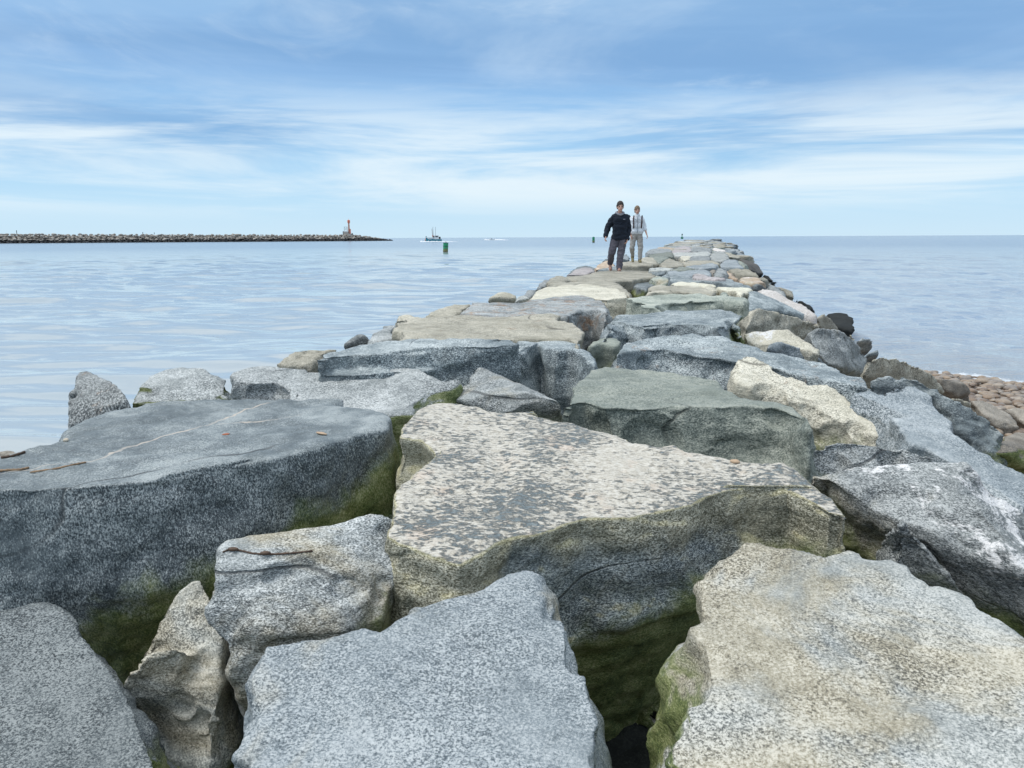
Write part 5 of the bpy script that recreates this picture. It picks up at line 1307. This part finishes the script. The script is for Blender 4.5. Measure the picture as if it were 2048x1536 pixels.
# --- two far walkers on the breakwater
def tiny(px, hgt, col, label):
    p = on_far(px); o = empty('person', p); tag(o, label, 'person', 'far walkers on the breakwater')
    k = hgt / 1.75; bm = bmesh.new()
    ball(bm, (0, 0, 1.62 * k), (.09 * k, .11 * k, .13 * k), 10); chain(bm, [(0, 0, 1.5 * k), (0, 0, 1.3 * k), (0, 0, .92 * k)], [.06 * k, .17 * k, .15 * k], 10)
    for s in (-1, 1):
        chain(bm, [(.19 * s * k, 0, 1.38 * k), (.25 * s * k, .03 * s, 1.1 * k), (.25 * s * k, -.1 * s, .85 * k)], [.065 * k, .05 * k, .045 * k], 8)
        chain(bm, [(.09 * s * k, 0, .9 * k), (.10 * s * k, -.1 * s, .5 * k), (.10 * s * k, -.12 * s, .05 * k)], [.10 * k, .075 * k, .06 * k], 8)
    me = organic(bm, .035, 1); fin('body', me, paint('dark_clothes', (.05, .045, .045), .8), o)
    bm = bmesh.new(); box(bm, (0, 0, 1.15 * k), (.42 * k, .30 * k, .52 * k)); me = organic(bm, .04, 3); fin('coat', me, paint('far_coat', col, .8), o)
tiny(301, 2.0, (.03, .035, .05), 'far person in dark clothes standing on the breakwater, taller of the two')
tiny(323.5, 1.8, (.10, .09, .08), 'far person in a brownish coat on the breakwater, the one nearer the red beacon')

# ------------------------------------------------------------------ sky and sun
W = bpy.data.worlds.new('World'); SC.world = W; W.use_nodes = True
wt = W.node_tree; wt.nodes.clear()
class WN(NT):
    def __init__(s, tree): s.t = tree
w = WN(wt)
SUN_EL, SUN_AZ = R(60), R(-92)       # azimuth measured from +Y toward +X
sky = w.n('ShaderNodeTexSky', sky_type='NISHITA'); sky.sun_disc = False
sky.sun_elevation = SUN_EL; sky.sun_rotation = SUN_AZ
d = w.n('ShaderNodeTexCoord').outputs['Generated']
x, y, z = w.sep(d)
az = w.math('ARCTAN2', x, y); el = w.math('ARCSINE', z)
cv = w.n('ShaderNodeCombineXYZ'); w.set(cv.inputs[0], az); w.set(cv.inputs[1], el); cv = cv.outputs[0]
e01 = w.math('DIVIDE', el, 1.2, clamp=True)     # 0..69 degrees
def s2l(*c): return tuple(((v / 255 + .055) / 1.055) ** 2.4 for v in c)
EXPK = 1.30
def s2e(*c): return tuple(v / EXPK for v in s2l(*c))
base = w.ramp(e01, [(0.0, s2e(206, 233, 250)), (.035, s2e(190, 226, 250)), (.08, s2e(164, 210, 245)), (.125, s2e(143, 193, 238)), (.165, s2e(144, 186, 231)), (.23, s2e(153, 193, 232)), (.32, s2l(205, 216, 228)), (.45, s2l(226, 232, 238)), (.7, (1.05, 1.10, 1.14)), (1, (1.25, 1.28, 1.31))])
# broad soft cloud sheets, some dull blue-grey, some pale
n1 = w.noise(w.map(cv, scale=(1.3, 8.5, 1), loc=(3.1, .4, 0), rot=(0, 0, .06)), 1.0, 5, .58, .5)
sheet = w.math('MULTIPLY', w.step(n1, .40, .62), w.step(el, .06, .15))
c = w.mix(w.math('MULTIPLY', sheet, .70), base, s2e(121, 166, 214))
n4 = w.noise(w.map(cv, scale=(1.5, 7.0, 1), loc=(12.6, 3.3, 0), rot=(0, 0, -.05)), 1.0, 6, .60, .6)
veil = w.math('MULTIPLY', w.step(n4, .44, .72), w.step(el, .09, .16))
c = w.mix(w.math('MULTIPLY', veil, .60), c, s2e(192, 218, 243))
# white streaks low down
n2 = w.noise(w.map(cv, scale=(2.3, 21, 1), loc=(8.4, 2.2, 0), rot=(0, 0, .02)), 1.0, 6, .60, .5)
band = w.math('MULTIPLY', w.step(el, .012, .06), w.math('SUBTRACT', 1.0, w.step(el, .11, .20)))
st = w.math('MULTIPLY', w.step(n2, .36, .64), band)
c = w.mix(w.math('MULTIPLY', st, .85), c, s2e(234, 247, 254))
# thin wisps higher up
n3 = w.noise(w.map(cv, scale=(3.6, 13, 1), loc=(1.4, 7.7, 0), rot=(0, 0, -.12)), 1.0, 7, .60, .8)
ws = w.math('MULTIPLY', w.step(n3, .50, .78), w.step(el, .12, .18))
c = w.mix(w.math('MULTIPLY', ws, .62), c, s2e(214, 233, 249))
bk = w.math('ADD', .88, w.math('MULTIPLY', w.step(y, -.35, .35), .12))
vm = w.n('ShaderNodeVectorMath', operation='SCALE'); w.set(vm.inputs[0], c); w.set(vm.inputs['Scale'], bk); c = vm.outputs[0]
SKYK = 0.10
sc_ = w.n('ShaderNodeVectorMath', operation='SCALE'); w.set(sc_.inputs[0], c); sc_.inputs['Scale'].default_value = 1 / SKYK
fin = w.mix(.94, sky.outputs[0], sc_.outputs[0])
bg = w.n('ShaderNodeBackground'); w.set(bg.inputs[0], fin); bg.inputs[1].default_value = SKYK
wo = w.n('ShaderNodeOutputWorld'); wt.links.new(bg.outputs[0], wo.inputs[0])
sl = bpy.data.lights.new('sun', 'SUN'); sl.energy = 1.5; sl.angle = R(34); sl.color = (1.0, .965, .91)
so = bpy.data.objects.new('sun', sl); COL.objects.link(so)
sv = Vector((math.sin(SUN_AZ) * math.cos(SUN_EL), math.cos(SUN_AZ) * math.cos(SUN_EL), math.sin(SUN_EL)))
so.rotation_euler = sv.to_track_quat('Z', 'Y').to_euler(); so.location = (0, 0, 30)

vs = SC.view_settings
vs.view_transform = 'Standard'; vs.look = 'None'; vs.gamma = 1.0; vs.exposure = 0.42; vs.use_curve_mapping = False
SC.render.engine = 'CYCLES'
SC.cycles.use_denoising = True
SC.cycles.denoising_prefilter = 'ACCURATE'
SC.cycles.max_bounces = 6
SC.render.film_transparent = False
